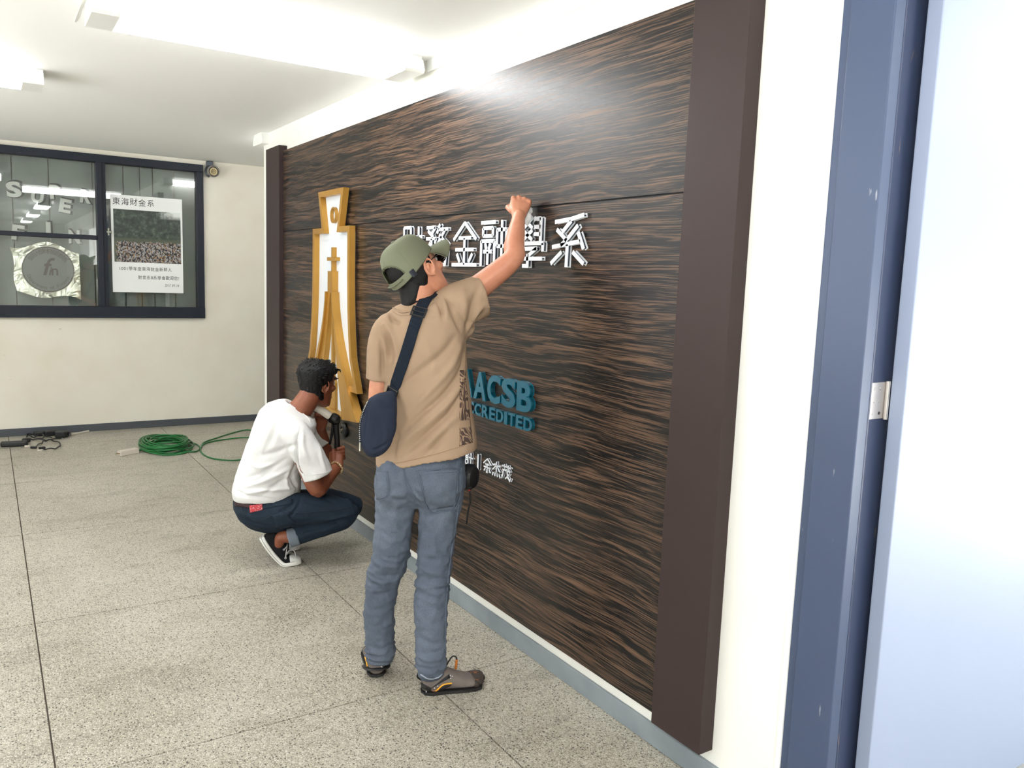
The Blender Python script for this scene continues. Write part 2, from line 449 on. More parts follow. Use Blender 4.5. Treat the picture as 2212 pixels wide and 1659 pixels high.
# ---------------------------------------------------------------- window in the back wall
win = empty('window_1', (-1.4, YB, 1.07), kind='structure')
y0, y1 = YB-.035, YB+.08
obj('frame_top', *box(-2.885, -.032, y0, y1, 2.487, 2.556, .003), M_WFRAME, win)
obj('frame_sill', *box(-2.885, -.032, y0-.01, y1, 1.07, 1.175, .003), M_WFRAME, win)
obj('frame_stile', *box(-.094, -.032, y0, y1, 1.175, 2.487, .003), M_WFRAME, win)
obj('frame_stile', *box(-2.885, -2.82, y0, y1, 1.175, 2.487, .003), M_WFRAME, win)
obj('mullion', *box(-.968, -.890, y0, y1, 1.175, 2.487, .003), M_WFRAME, win)
obj('mullion', *box(-1.92, -1.765, y0, y1, 1.175, 2.487, .003), M_WFRAME, win)
obj('glazing_bar', *box(-1.765, -.968, y0+.005, y1, 1.787, 1.826, .003), M_WFRAME, win)
obj('glazing_bar', *box(-2.82, -1.92, y0+.005, y1, 1.787, 1.826, .003), M_WFRAME, win)
obj('sash_lip', *box(-.968, -.925, y0-.02, y0+.01, 1.175, 2.487, .002), M_WFRAME, win)
gy = YB+.012
for (a, b, c, d) in ((-.890, -.094, 1.175, 2.487), (-1.765, -.968, 1.826, 2.487), (-1.765, -.968, 1.175, 1.787), (-2.82, -1.92, 1.826, 2.487), (-2.82, -1.92, 1.175, 1.787)):
    obj('pane', *box(a-.01, b+.01, gy, gy+.006, c-.01, d+.01), M_GLASS, win)
latch = merge(box(-.885, -.872, y0-.012, y0+.002, 1.83, 1.90, .002), box(-.895, -.850, y0-.022, y0-.010, 1.855, 1.872, .003))
obj('latch', *latch, mat('latch metal', lin(150, 152, 140), .4, .6), win)
# fabric blind panels hanging behind the glass
bl = empty('panel_blind', (-1.46, YB+.165, 1.1), 'pale grey panel blind hanging behind the dark-framed corridor window', 'blind')
bx = [-2.86, -2.42, -2.0, -1.62, -1.335, -.98, -.72, -.575, -.46, -.27, -.05]
for k in range(len(bx)-1):
    obj('blind_panel', *box(bx[k]+.004, bx[k+1]-.004, YB+.155+.006*(k % 2), YB+.159+.006*(k % 2), 1.09, 2.55), M_BLIND, bl)
obj('head_rail', *box(-2.87, -.04, YB+.14, YB+.18, 2.545, 2.575), M_WHITE, bl)
struct('wall_room_behind', merge(box(-3.2, .3, YB+.9, YB+1.0, 0.6, 2.8), box(-3.2, .3, YB+.2, YB+.9, 2.6, 2.7), box(-3.2, .3, YB+.2, YB+.9, .8, .9), box(-3.3, -3.2, YB+.2, YB+.9, .8, 2.7), box(.3, .4, YB+.2, YB+.9, .8, 2.7)), M_BACKWALL)

# ---------------------------------------------------------------- ceiling lamps
def lamp(x0, x1, yc, label, w=.26, along='x'):
    """runs from x0 to x1 at yc, or, along y, from x0 to x1 at x = yc"""
    sw = (lambda vf: vf) if along == 'x' else (lambda vf: (np.asarray(vf[0])[:, [1, 0, 2]], [f[::-1] for f in vf[1]]))
    c = ((x0+x1)/2, yc) if along == 'x' else (yc, (x0+x1)/2)
    t = empty('ceiling_lamp', (*c, CZ-.08), label, 'ceiling lamp', 'fluorescent lamps on the corridor ceiling')
    z0 = CZ-.082; hw = w/2
    # flat tray on the ceiling, glowing wrap diffuser below it, white end boxes
    obj('tray', *sw(box(x0, x1, yc-.10, yc+.10, CZ-.022, CZ, .002)), M_WHITE, t)
    prof = [(-hw, z0+.012), (-hw+.012, z0), (hw-.012, z0), (hw, z0+.012), (hw-.02, CZ-.018), (-hw+.02, CZ-.018)]
    rg = [np.array([(x, yc+a, z) for a, z in prof]) for x in (x0+.10, x1-.10)]
    obj('diffuser', *sw(loft(rg)), M_TUBE, t)
    for xa, xb in ((x0, x0+.10), (x1-.10, x1)):
        rg = [np.array([(x, yc+a*1.01, z-.001) for a, z in prof]) for x in (xa, xb)]
        obj('end_cap', *sw(loft(rg)), M_WHITE, t)
    return t
lamp(-1.475, -.062, 3.74, 'lit fluorescent ceiling lamp that ends above the wood sign wall')
lamp(-2.965, -1.545, 5.36, 'lit fluorescent ceiling lamp over the floor before the corridor window')
lamp(-.055, 1.33, 6.46, 'fluorescent ceiling lamp half hidden past the far end of the sign wall')
for yy, lb in ((.28, 'beside the open doorway'), (-2.87, 'next beyond the open doorway'), (-5.96, 'over the closed end of the corridor')):
    lamp(yy-.7, yy+.7, -.95, 'lengthwise fluorescent ceiling lamp ' + lb, .22, 'y')
for yy, lb in ((-.6, 'by the middle parapet opening'), (-4.4, 'by the last parapet opening')):
    lamp(-3.9, -2.5, yy, 'crosswise fluorescent ceiling lamp ' + lb)
# ================================================================== wood sign panel on the wall
def _wood(g):
    # long dark and brown grain, running along y, a few millimetres high
    p = g.obj()
    warp = g.noise(1.0, 3, coord=g.mapping((1, 1.8, 6)))
    mp = g.mapping((1, 3.2, 250)); 
    add = g.new('ShaderNodeVectorMath', operation='ADD'); g.link(mp, add.inputs[0])
    sc = g.new('ShaderNodeCombineXYZ'); g.link(g.math('MULTIPLY', warp, 7.0), sc.inputs[2]); g.link(sc.outputs[0], add.inputs[1])
    n1 = g.noise(1.0, 3, coord=add.outputs[0], rough=.62, dist=.35)
    mp2 = g.mapping((1, 1.0, 50)); add2 = g.new('ShaderNodeVectorMath', operation='ADD'); g.link(mp2, add2.inputs[0]); g.link(sc.outputs[0], add2.inputs[1])
    n2 = g.noise(1.0, 2, coord=add2.outputs[0])
    mp3 = g.mapping((1, 9, 520)); n3 = g.noise(1.0, 2, coord=mp3)
    t = g.math('ADD', g.math('MULTIPLY', n1, .72), g.math('ADD', g.math('MULTIPLY', n2, .38), g.math('MULTIPLY', n3, .16)))
    c = g.ramp(t, [(.50, lin(9, 8, 10)), (.625, lin(16, 14, 14)), (.655, lin(70, 53, 41)), (.78, lin(106, 80, 61)), (1, lin(116, 90, 70))])
    g.color(c); g.rough(g.val(t, .5, .75, .30, .38)); g.bump(t, .12, .002)
M_WOOD = mat('dark zebra wood laminate', rough=.33, spec=.40, build=_wood)
M_POST = mat('umber brown post paint', lin(56, 44, 43), .5, spec=.25)
M_GROOVE = mat('black groove', lin(14, 12, 13), .6)
PX = -.030         # front face of the boards
panel = empty('sign_backdrop', (PX, 4.0, .13), 'large dark streaked wood panel with brown end posts mounted on the wall', 'sign panel')
zs = [.13, .722, 1.284, 1.846, 2.415]
for k in range(4):
    gp = .0025 if k == 3 else .0
    g2 = .0025 if k == 2 else .0
    obj('board', *box(PX+.0003*k, -.002, 1.80, 5.95, zs[k]+gp+.0006, zs[k+1]-g2-.0006, .0), M_WOOD, panel)
obj('backing', *box(PX+.012, -.001, 1.80, 5.95, .14, 2.40), M_GROOVE, panel)
obj('end_post', *box(-.060, 0, 1.625, 1.842, .118, 2.50, .002), M_POST, panel)
obj('end_post', *box(-.060, 0, 5.905, 6.225, .118, 2.452, .002), M_POST, panel)

# ---------------------------------------------------------------- letters: front plate, dark spacer, back plate
M_ACRY = mat('white acrylic', lin(236, 240, 246), .25)
M_SPACER = mat('letter spacer', lin(44, 46, 62), .4)
M_TEAL = mat('teal acrylic', lin(6, 92, 116), .22, coat=.2)
M_TEALD = mat('teal acrylic edge', lin(8, 70, 84), .15, coat=.5)
def letter(ch, ya, yb, za, zb, label, cat='sign letter', group=None, m1=None, m2=None, bold=.012, th=(.004, .014, .004), name='sign_letter', inset=.010):
    """ya is the far edge, yb the near edge; reading runs from far to near"""
    def fit(v, v0):
        mn, mx = v0[:, :2].min(0), v0[:, :2].max(0); s = (v[:, :2]-mn)/(mx-mn)
        return ya + (yb-ya)*s[:, 0], za + (zb-za)*s[:, 1]
    t = empty(name, (PX, (ya+yb)/2, za), label, cat, group)
    full, ff = glyph(ch, 1.0, bold); thin, ft = glyph(ch, 1.0, max(bold-inset, -.004))
    def put(nm, v, f, h0, h1, m):
        y, z = fit(v, full); x = np.where(v[:, 2] > 0, PX-h1, PX-h0)
        obj(nm, np.stack([x, y, z], 1), f, m, t)
    a, b, c = th
    put('back_plate', full, ff, 0.0, a, m1)
    put('spacer', thin, ft, a, a+b, m2)
    put('front_plate', full, ff, a+b, a+b+c, m1)
    return t
STROKES = {
 '系': [[(.12,.86),(.58,.895),(.92,.955)], [(.58,.86),(.34,.66)], [(.18,.715),(.48,.50)], [(.77,.77),(.53,.56),(.31,.41)], [(.06,.385),(.86,.48)], [(.785,.645),(.95,.335)], [(.495,.43),(.487,.0)], [(.335,.285),(.035,.067)], [(.657,.287),(.965,.067)]],
 '學': [[(.08,.97),(.08,.50)], [(.08,.94),(.30,.95)], [(.08,.78),(.28,.78)], [(.08,.64),(.28,.64)], [(.90,.97),(.90,.50)], [(.68,.95),(.90,.95)], [(.70,.79),(.90,.79)], [(.70,.65),(.90,.65)], [(.36,.98),(.64,.77)], [(.64,.98),(.36,.77)], [(.36,.73),(.64,.54)], [(.64,.73),(.36,.54)],
        [(.0,.47),(1,.47)], [(.02,.47),(.02,.33)], [(.98,.47),(.98,.30)], [(.22,.365),(.80,.365)], [(.80,.37),(.53,.22)], [(.52,.26),(.52,.02),(.36,.02)], [(.05,.165),(.97,.165)]],
 '融': [[(.02,.95),(.56,.95)], [(.10,.83),(.47,.83)], [(.10,.83),(.10,.66)], [(.47,.83),(.47,.66)], [(.10,.66),(.47,.66)], [(.04,.56),(.04,.0)], [(.04,.55),(.54,.55)], [(.54,.55),(.54,.02),(.46,.02)], [(.19,.5),(.25,.37)], [(.39,.5),(.33,.37)], [(.13,.32),(.45,.32)], [(.29,.32),(.29,.03)],
        [(.63,.78),(.97,.78)], [(.63,.78),(.63,.43)], [(.97,.78),(.97,.43)], [(.63,.43),(.97,.43)], [(.80,.98),(.80,.12)], [(.60,.10),(.98,.14)], [(.90,.27),(1,.05)]],
 '金': [[(.5,.98),(.05,.60)], [(.5,.98),(.96,.60)], [(.27,.64),(.76,.64)], [(.14,.375),(.87,.375)], [(.0,.03),(1,.03)], [(.5,.64),(.5,.03)], [(.20,.28),(.32,.09)], [(.82,.28),(.68,.09)]],
 '務': [[(.04,.93),(.45,.93)], [(.45,.93),(.28,.78)], [(.10,.85),(.34,.70)], [(.02,.66),(.48,.66)], [(.48,.66),(.42,.54)], [(.27,.66),(.27,.03),(.15,.03)], [(.25,.60),(.03,.34)], [(.64,.99),(.52,.78)], [(.58,.87),(1,.87)], [(.88,.86),(.52,.50)], [(.62,.74),(.98,.50)], [(.54,.37),(.94,.37)], [(.94,.37),(.90,.03),(.78,.03)], [(.73,.47),(.69,.28),(.50,.0)]],
 '財': [[(.06,.97),(.42,.97)], [(.06,.97),(.06,.28)], [(.42,.97),(.42,.28)], [(.06,.28),(.42,.28)], [(.06,.74),(.42,.74)], [(.06,.51),(.42,.51)], [(.15,.22),(.03,.0)], [(.32,.22),(.45,.02)], [(.50,.72),(1,.72)], [(.82,.98),(.82,.03),(.68,.03)], [(.80,.69),(.50,.20)]],
 '計': [[(.2,1.),(.28,.92)], [(.02,.82),(.46,.82)], [(.08,.67),(.42,.67)], [(.08,.53),(.42,.53)], [(.08,.38),(.42,.38)], [(.08,.38),(.08,.04)], [(.42,.38),(.42,.04)], [(.08,.06),(.42,.06)], [(.52,.60),(1,.60)], [(.76,1.),(.76,.0)]],
 '余': [[(.5,.98),(.03,.6)], [(.5,.98),(.97,.6)], [(.25,.58),(.75,.58)], [(.08,.38),(.92,.38)], [(.5,.58),(.5,.03),(.38,.05)], [(.28,.28),(.1,.08)], [(.7,.28),(.9,.08)]],
 '杰': [[(.05,.75),(.95,.75)], [(.5,1.),(.5,.3)], [(.47,.74),(.05,.38)], [(.53,.74),(.95,.38)], [(.15,.22),(.05,.0)], [(.36,.22),(.33,.0)], [(.6,.22),(.64,.0)], [(.83,.22),(.97,.0)]],
 '茂': [[(.03,.86),(.97,.86)], [(.3,1.),(.3,.76)], [(.7,1.),(.7,.76)], [(.1,.62),(.92,.62)], [(.18,.62),(.14,.25),(.03,.02)], [(.55,.74),(.66,.25),(.9,.02),(.98,.18)], [(.84,.45),(.42,.06)], [(.74,.74),(.84,.66)]],
}
def stroke_letter(ch, ya, yb, za, zb, wdt, label, group, dep=.018, pl=.0035):
    t = empty('sign_letter', (PX, (ya+yb)/2, za), label, 'sign letter', group)
    e = wdt/2
    def P(q): return np.array([ya-e + (yb+e-ya+e)*q[0], za+e + (zb-za-2*e)*q[1]])
    def bars(w, h0, h1, shrink):
        out = []
        for st in STROKES[ch]:
            Q = [P(q) for q in st]; L = []; Rr = []
            for i in range(len(Q)):
                d0 = unit(Q[i]-Q[i-1]) if i > 0 else unit(Q[1]-Q[0]); d1 = unit(Q[i+1]-Q[i]) if i < len(Q)-1 else d0
                n0 = np.array([-d0[1], d0[0]]); n1 = np.array([-d1[1], d1[0]]); b = unit(n0+n1); k = w/2/max(.5, b @ n0)
                c = Q[i] + (d0*shrink if i == 0 else 0) - (d0*shrink if i == len(Q)-1 else 0)
                L.append(c+b*k); Rr.append(c-b*k)
            for i in range(len(Q)-1):
                out.append(prism([L[i], L[i+1], Rr[i+1], Rr[i]], lift, h0, h1))
        return merge(*out)
    obj('back_plate', *bars(wdt, 0, pl, 0), M_ACRY, t)
    obj('spacer', *bars(wdt*.34, pl, dep-pl, wdt*.2), M_SPACER, t)
    obj('front_plate', *bars(wdt, dep-pl, dep, 0), M_ACRY, t)
    return t
def lift(p, h): return (PX-h, p[0], p[1])
G1 = 'white characters of the main title line'
main = [('財', 'first character, mostly hidden behind the olive cap'), ('務', 'second character, just above the raised cap brim'), ('金', 'third character, beside the cap brim and glasses'),
        ('融', 'fourth character, crossed by the raised forearm'), ('學', 'fifth character, right under the fist with the cloth'), ('系', 'last character, nearest the brown end post')]
spans = [(3.860, 3.625), (3.600, 3.360), (3.330, 3.090), (3.078, 2.845), (2.822, 2.585), (2.555, 2.322)]
for (ch, lb), (a, b) in zip(main, spans):
    stroke_letter(ch, a, b, 1.604, 1.815, .0155, 'white title ' + lb, G1)
G2 = 'large teal letters on the panel'
w = (3.205-2.620)/5
for k, (ch, lb) in enumerate([('A', 'first A of the large word, half hidden by the tan shirt'), ('A', 'second A of the large word'), ('C', 'the only C of the large word'), ('S', 'the S of the large word'), ('B', 'the B ending the large word')]):
    a = 3.205-k*w
    letter(ch, a-.004, a-w+.006, 1.030, 1.153, 'glossy teal capital letter, ' + lb, group=G2, m1=M_TEAL, m2=M_TEALD, bold=.035, th=(.004, .012, .006))
G3 = 'small teal letters on the panel'
words = [('C', 'first C of the lower word, beside the shirt'), ('C', 'second C of the lower word'), ('R', 'the R of the lower word'), ('E', 'first E of the lower word, after the R'), ('D', 'first D of the lower word, before the I'), ('I', 'the I of the lower word'), ('T', 'the T of the lower word'), ('E', 'second E of the lower word, after the T'), ('D', 'last D of the lower word, under the large B')]
wid = [1, 1, 1, .9, 1, .5, .95, .9, 1.05]; tot = sum(wid); y = 3.145
for (ch, lb), q in zip(words, wid):
    d = q/tot*(3.145-2.622)
    letter(ch, y-.003, y-d+.004, .955, 1.010, 'small teal capital letter, ' + lb, group=G3, m1=M_TEAL, m2=M_TEALD, bold=.03, th=(.003, .010, .003))
    y -= d
G4 = 'small white characters low on the panel'
for ch, a, b, z0, z1, lb in [('計', 3.165, 3.085, .712, .778, 'left of the white bar, by the jeans'), ('余', 3.000, 2.925, .712, .781, 'just right of the white bar'), ('杰', 2.924, 2.850, .712, .783, 'in the middle of three'), ('茂', 2.848, 2.770, .715, .786, 'ending the lower line')]:
    stroke_letter(ch, a, b, z0, z1, .0055, 'small white character low on the wood panel, ' + lb, G4, .012, .003)
bar = empty('sign_bar', (PX, 3.037, .71), 'thin white upright bar between small white characters', 'sign bar')
obj('front_plate', *box(PX-.016, PX-.013, 3.032, 3.041, .710, .783), M_ACRY, bar)
obj('spacer', *box(PX-.013, PX-.003, 3.0345, 3.0385, .712, .781), M_SPACER, bar)
obj('back_plate', *box(PX-.003, PX, 3.032, 3.041, .710, .783), M_ACRY, bar)

# ---------------------------------------------------------------- gold and white emblem: spade shape with a chapel
def _gold(g):
    n = g.noise(7, 3, coord=g.mapping((1, 1, .6)))
    g.color(g.mix(g.val(n, .3, .7), lin(188, 141, 62), lin(170, 126, 54)))
M_GOLD = mat('satin gold paint', rough=.33, metal=.45, build=_gold)
M_EWHITE = mat('emblem white', lin(210, 215, 220), .35)
M_CLEAR = mat('frosted acrylic edge', lin(198, 196, 188), .25)
em = empty('wall_emblem', (PX, 4.82, .67), 'tall gold and white spade-shaped emblem with chapel and cross on the wood panel', 'emblem')
YC = 4.82
def mirror(half): return [(YC+a, z) for a, z in half] + [(YC-a, z) for a, z in half[::-1]]
head = [(.172, 2.026), (.108, 1.803), (.281, 1.803)]
side = [(.283, 1.55), (.292, 1.35), (.308, 1.20), (.333, 1.06), (.405, .905)]
foot = [(.275, .905), (.262, .925)]
outer = head + side + foot
def lift(p, h): return (PX-h, p[0], p[1])
def strip(Pts, wdt, nm, h0, h1, m, par=em):
    """a mitred band that follows a polyline inside its left edge"""
    P = np.array(Pts, float); n = len(P); off = []
    for i in range(n):
        d0 = unit(P[i]-P[i-1]) if i > 0 else unit(P[1]-P[0]); d1 = unit(P[i+1]-P[i]) if i < n-1 else d0
        n0 = np.array([-d0[1], d0[0]]); n1 = np.array([-d1[1], d1[0]]); b = unit(n0+n1); off.append(P[i] + b*wdt/max(.35, b @ n0))
    off = np.array(off); V = []; F = []
    for h in (h0, h1):
        for q in (P, off): V += [lift(p, h) for p in q]
    # 0..n outer low, n..2n inner low, 2n.. outer high, 3n.. inner high
    for i in range(n-1):
        F += [(i, i+1, n+i+1, n+i), (2*n+i, 3*n+i, 3*n+i+1, 2*n+i+1), (i, 2*n+i, 2*n+i+1, i+1), (n+i, n+i+1, 3*n+i+1, 3*n+i)]
    F += [(0, n, 3*n, 2*n), (n-1, 3*n-1, 4*n-1, 2*n-1)]
    return obj(nm, np.array(V), F, m, par)
# white ground, one polygon per half (split at the axis)
for sgn in (1, -1):
    poly = [(YC, 2.026)] + [(YC+sgn*a, z) for a, z in outer] + [(YC, .925)]
    obj('ground', *prism(poly, lift, .004, .014), M_EWHITE, em)
    obj('acrylic_edge', *prism([(YC + (p[0]-YC)*1.018 if abs(p[0]-YC) > .01 else p[0], p[1]+(.005 if p[1] > 1.9 else 0)) for p in poly], lift, 0, .0045), M_CLEAR, em)
RIM = .033
band = [(YC, 2.026)] + [(YC+a, z) for a, z in outer]
strip(band, -RIM*-1, 'gold_rim', .012, .048, M_GOLD)
band2 = [(YC, 2.026)] + [(YC-a, z) for a, z in outer]
strip(band2, -RIM, 'gold_rim', .012, .048, M_GOLD)
rg = lambda r, h: np.array([(PX-h, YC-.004+r*math.cos(t), 1.910+r*1.06*math.sin(t)) for t in np.arange(28)*2*math.pi/28])
obj('ring', *loft([rg(.046, .013), rg(.046, .034), rg(.036, .034), rg(.036, .013)], False, False), M_GOLD, em)
# chapel: cross, stepped spire, two flared shells, inner ribs
chp = obj('chapel_cross', *merge(box(PX-.040, PX-.012, YC-.014-.010, YC-.014+.014, 1.565, 1.716), box(PX-.044, PX-.012, YC-.082, YC+.062, 1.634, 1.656)), M_GOLD, em)
obj('spire', *box(PX-.052, PX-.012, YC-.052, YC+.028, 1.44, 1.572), M_GOLD, em)
XC = YC-.012
def shell(sgn, nm, h0, h1):
    T = np.linspace(0, 1, 15); z = 1.446 + (.722-1.446)*T
    out = .062 + .413*T**1.65; inn = .004 + .205*T**1.15
    poly = [(XC+sgn*a, q) for a, q in zip(out, z-.012*T*(out/.475))] + [(XC+sgn*a, q) for a, q in zip(inn[::-1], (z-.04*T)[::-1])]
    o = obj(nm, *prism(poly, lift, h0, h1), M_GOLD, em)
    mid = inn + (out-inn)*.66
    poly = [(XC+sgn*a, q) for a, q in zip(out, z-.012*T)] + [(XC+sgn*a, q) for a, q in zip(mid[::-1], (z-.02*T)[::-1])]
    obj('shell_edge', *prism(poly, lift, h1-.002, h1+.014), M_GOLD, em)
shell(-1, 'chapel_shell', .012, .048)
shell(1, 'chapel_shell', .012, .048)
for sgn in (1, -1):
    obj('chapel_wall', *prism([(XC, 1.40), (XC+sgn*.04, 1.30), (XC+sgn*.09, 1.10), (XC+sgn*.20, .72), (XC, .70)], lift, .004, .016), M_EWHITE, em)
obj('mid_rib', *prism([(XC-.008, 1.30), (XC+.009, 1.30), (XC+.014, .93), (XC-.012, .93)], lift, .012, .036), M_GOLD, em)
obj('chapel_door', *prism([(XC-.055, .70), (XC-.050, .885), (XC, .95), (XC+.050, .885), (XC+.055, .70)], lift, .012, .034), M_GOLD, em)
obj('base_beam', *prism([(XC-.19, .682), (XC-.19, .712), (XC, .722), (XC+.19, .712), (XC+.19, .682), (XC, .690)], lift, .004, .046), M_GOLD, em)
# ---------------------------------------------------------------- cable gland under the emblem
M_RUB = mat('black rubber', lin(20, 20, 22), .5)
c = (PX, 4.662, .606)
gl = obj('cable_gland', *lathe(c, (-1, 0, 0), [(.046, 0), (.046, .012), (.040, .020), (.022, .024), (.020, .016)], 24), M_RUB, panel)
obj('stud', *lathe(c, (-1, 0, 0), [(.012, 0), (.012, .022), (.006, .030)], 14), mat('dull stud', lin(84, 76, 62), .4, .6), gl)
# ================================================================== things on the window
M_PAPER = mat('poster paper', lin(232, 234, 232), .55)
M_INK = mat('black ink', lin(28, 28, 30), .6)
M_INKG = mat('grey ink', lin(120, 122, 124), .6)
def _group_photo(g):
    p = g.sep(); x, z = p[0], p[2]
    pz = g.val(z, 1.595, 2.085)
    trees = g.ramp(g.noise(22, 6, rough=.65), [(.3, lin(24, 30, 30)), (.5, lin(46, 58, 50)), (.66, lin(78, 92, 78)), (.8, lin(118, 130, 116))])
    sky = g.math('MULTIPLY', g.val(pz, .84, .93), g.val(g.math('ADD', x, g.math('MULTIPLY', g.noise(20, 4), .30)), -.28, -.18))
    c = g.mix(sky, trees, lin(214, 220, 216))
    bank = g.math('MULTIPLY', g.val(pz, .47, .44), g.val(pz, .0, .01))
    c = g.mix(bank, c, lin(70, 78, 62))
    cell = g.voro(125, g.mapping((1, 1, .75)), out='Color'); q = g.sep(cell)
    crowd = g.mix(g.val(q[0], .45, .55), lin(22, 21, 25), lin(150, 148, 148))
    crowd = g.mix(g.val(q[1], .90, .93), crowd, lin(150, 120, 66))
    crowd = g.mix(g.val(q[2], .80, .84), crowd, lin(120, 92, 78))
    wave = g.math('ADD', pz, g.math('MULTIPLY', g.noise(14, 2), .12))
    mask = g.math('MULTIPLY', g.val(wave, .47, .44), g.val(x, -.825, -.795))
    g.color(g.mix(mask, c, crowd))
M_PHOTO = mat('printed group photograph', rough=.4, build=_group_photo)
py = gy-.004
po = empty('window_poster', (-.537, py, 1.312), 'white paper poster with a group photograph taped on the window', 'poster')
obj('sheet', *box(-.850, -.224, py-.001, py, 1.312, 2.213), M_PAPER, po)
obj('photograph', *box(-.829, -.241, py-.0018, py-.0010, 1.594, 2.082), M_PHOTO, po)
def text_line(s, x0, x1, z, h, parent, name, m, y, slant=0.0, wob=0.0):
    parts = []; n = len(s); x = x0; ws = [(.55 if ord(c) < 256 else 1.0) for c in s]; k = (x1-x0)/sum(ws)
    for c, w_ in zip(s, ws):
        if c != ' ':
            v, f = glyph(c, .0, .0, slant); 
            if len(v):
                sx = k*.92 if w_ == 1 else k*.95; r = random.uniform(-wob, wob)
                q = np.stack([x + v[:, 0]*sx, np.full(len(v), y), z + (v[:, 1]+r)*h], 1); parts.append((q, f))
        x += w_*k
    return obj(name, *merge(*parts), m, parent)
ty = py-.0024
text_line('東海財金系', -.835, -.465, 2.128, .072, po, 'title_text', M_INK, ty, wob=.04)
text_line('1001學年度東海財金新鮮人', -.795, -.325, 1.520, .040, po, 'body_text', M_INK, ty, wob=.05)
text_line('財金系&系學會歡迎您!', -.630, -.250, 1.440, .040, po, 'body_text', M_INK, ty, wob=.05)
text_line('2017.09.14', -.395, -.265, 1.372, .034, po, 'date_text', M_INK, ty, slant=.25)

# silver foil banner with a round seal, behind the glass
M_FOIL = mat('crumpled silver foil', rough=.28, metal=.9, build=lambda g: (g.color(g.mix(g.val(g.noise(4, 3), .3, .7), lin(214, 212, 196), lin(236, 234, 222))), g.bump(g.noise(9, 4, dist=.8), .9, .03)))
M_SEAL = mat('seal grey', lin(128, 130, 126), .6)
M_SEALINK = mat('seal ink maroon', lin(82, 62, 66), .6)
fy = gy+.020
fo = empty('foil_banner', (-1.38, fy, 1.215), 'crumpled silver foil banner with a round grey seal, behind the window', 'banner')
nx, nz = 36, 30; V = []; F = []
for j in range(nz+1):
    for i in range(nx+1):
        s, t = i/nx, j/nz
        xl = -1.660 + .045*t + .012*math.sin(6*t); xr = -1.120 + .006*t
        zt = 1.722 - .028*s + .040*math.sin(2*math.pi*(s*1.05-.32)) ; zb = 1.285 - .075*s**2.2 + .030*math.sin(2*math.pi*(s*1.0-.62))
        x = xl + (xr-xl)*s; z = zt + (zb-zt)*t
        y = fy + .006*noise.noise((x*9, z*9, 3.1)) + .004*math.sin(9*s+3*t)
        V.append((x, y, z))
V = np.array(V)
for j in range(nz):
    for i in range(nx): F.append((j*(nx+1)+i, (j+1)*(nx+1)+i, (j+1)*(nx+1)+i+1, j*(nx+1)+i+1))
V2 = V.copy(); V2[:, 1] += .0015; F2 = [tuple(q+len(V) for q in f[::-1]) for f in F]
obj('foil', *merge((V, F), (V2, [f[::-1] for f in F])), M_FOIL, fo, smooth=True)
sc = np.array([-1.370, fy-.012, 1.501]); Y_ = (0, -1, 0)
rs = lambda r, y: np.array([(sc[0]+r*math.cos(a), y, sc[2]+r*.98*math.sin(a)) for a in np.arange(48)*2*math.pi/48])
obj('seal_disc', *loft([rs(.203, sc[1]+.003), rs(.203, sc[1])]), M_SEAL, fo)
obj('seal_ring', *loft([rs(.208, sc[1]+.003), rs(.208, sc[1]-.002), rs(.198, sc[1]-.002), rs(.198, sc[1]+.003)], False, False), M_SEALINK, fo)
def arc_text(s, r, a0, a1, h, up, nm):
    parts = []
    for k, ch in enumerate(s):
        if ch == ' ': continue
        a = math.radians(a0 + (a1-a0)*(k+.5)/len(s)); v, f = glyph(ch)
        if not len(v): continue
        lx = (v[:, 0]-v[:, 0].mean())*h; lz = (v[:, 1]-.35)*h
        d = np.array([math.cos(a), math.sin(a)]); tx = np.array([d[1], -d[0]]) if up else np.array([-d[1], d[0]]); dz = d if up else -d
        q = np.stack([sc[0]+d[0]*r+lx*tx[0]+lz*dz[0], np.full(len(v), sc[1]-.0012), sc[2]+d[1]*r+lx*tx[1]+lz*dz[1]], 1); obj(nm, q, f, M_SEALINK, fo)
arc_text('東海大學財務金融學系', .163, 150, 30, .050, True, 'seal_letter')
arc_text('Department of Finance', .163, 200, 340, .040, False, 'seal_letter')
for ch, x, z, h, sh in (('f', -1.425, 1.452, .22, .28), ('ı', -1.372, 1.452, .11, .2), ('n', -1.352, 1.452, .13, .0)):
    v, f = glyph(ch if ch != 'ı' else 'i', 0, .012, sh)
    obj('seal_monogram', np.stack([x+v[:, 0]*h, np.full(len(v), sc[1]-.0014), z+v[:, 1]*h], 1), f, M_SEALINK, fo)

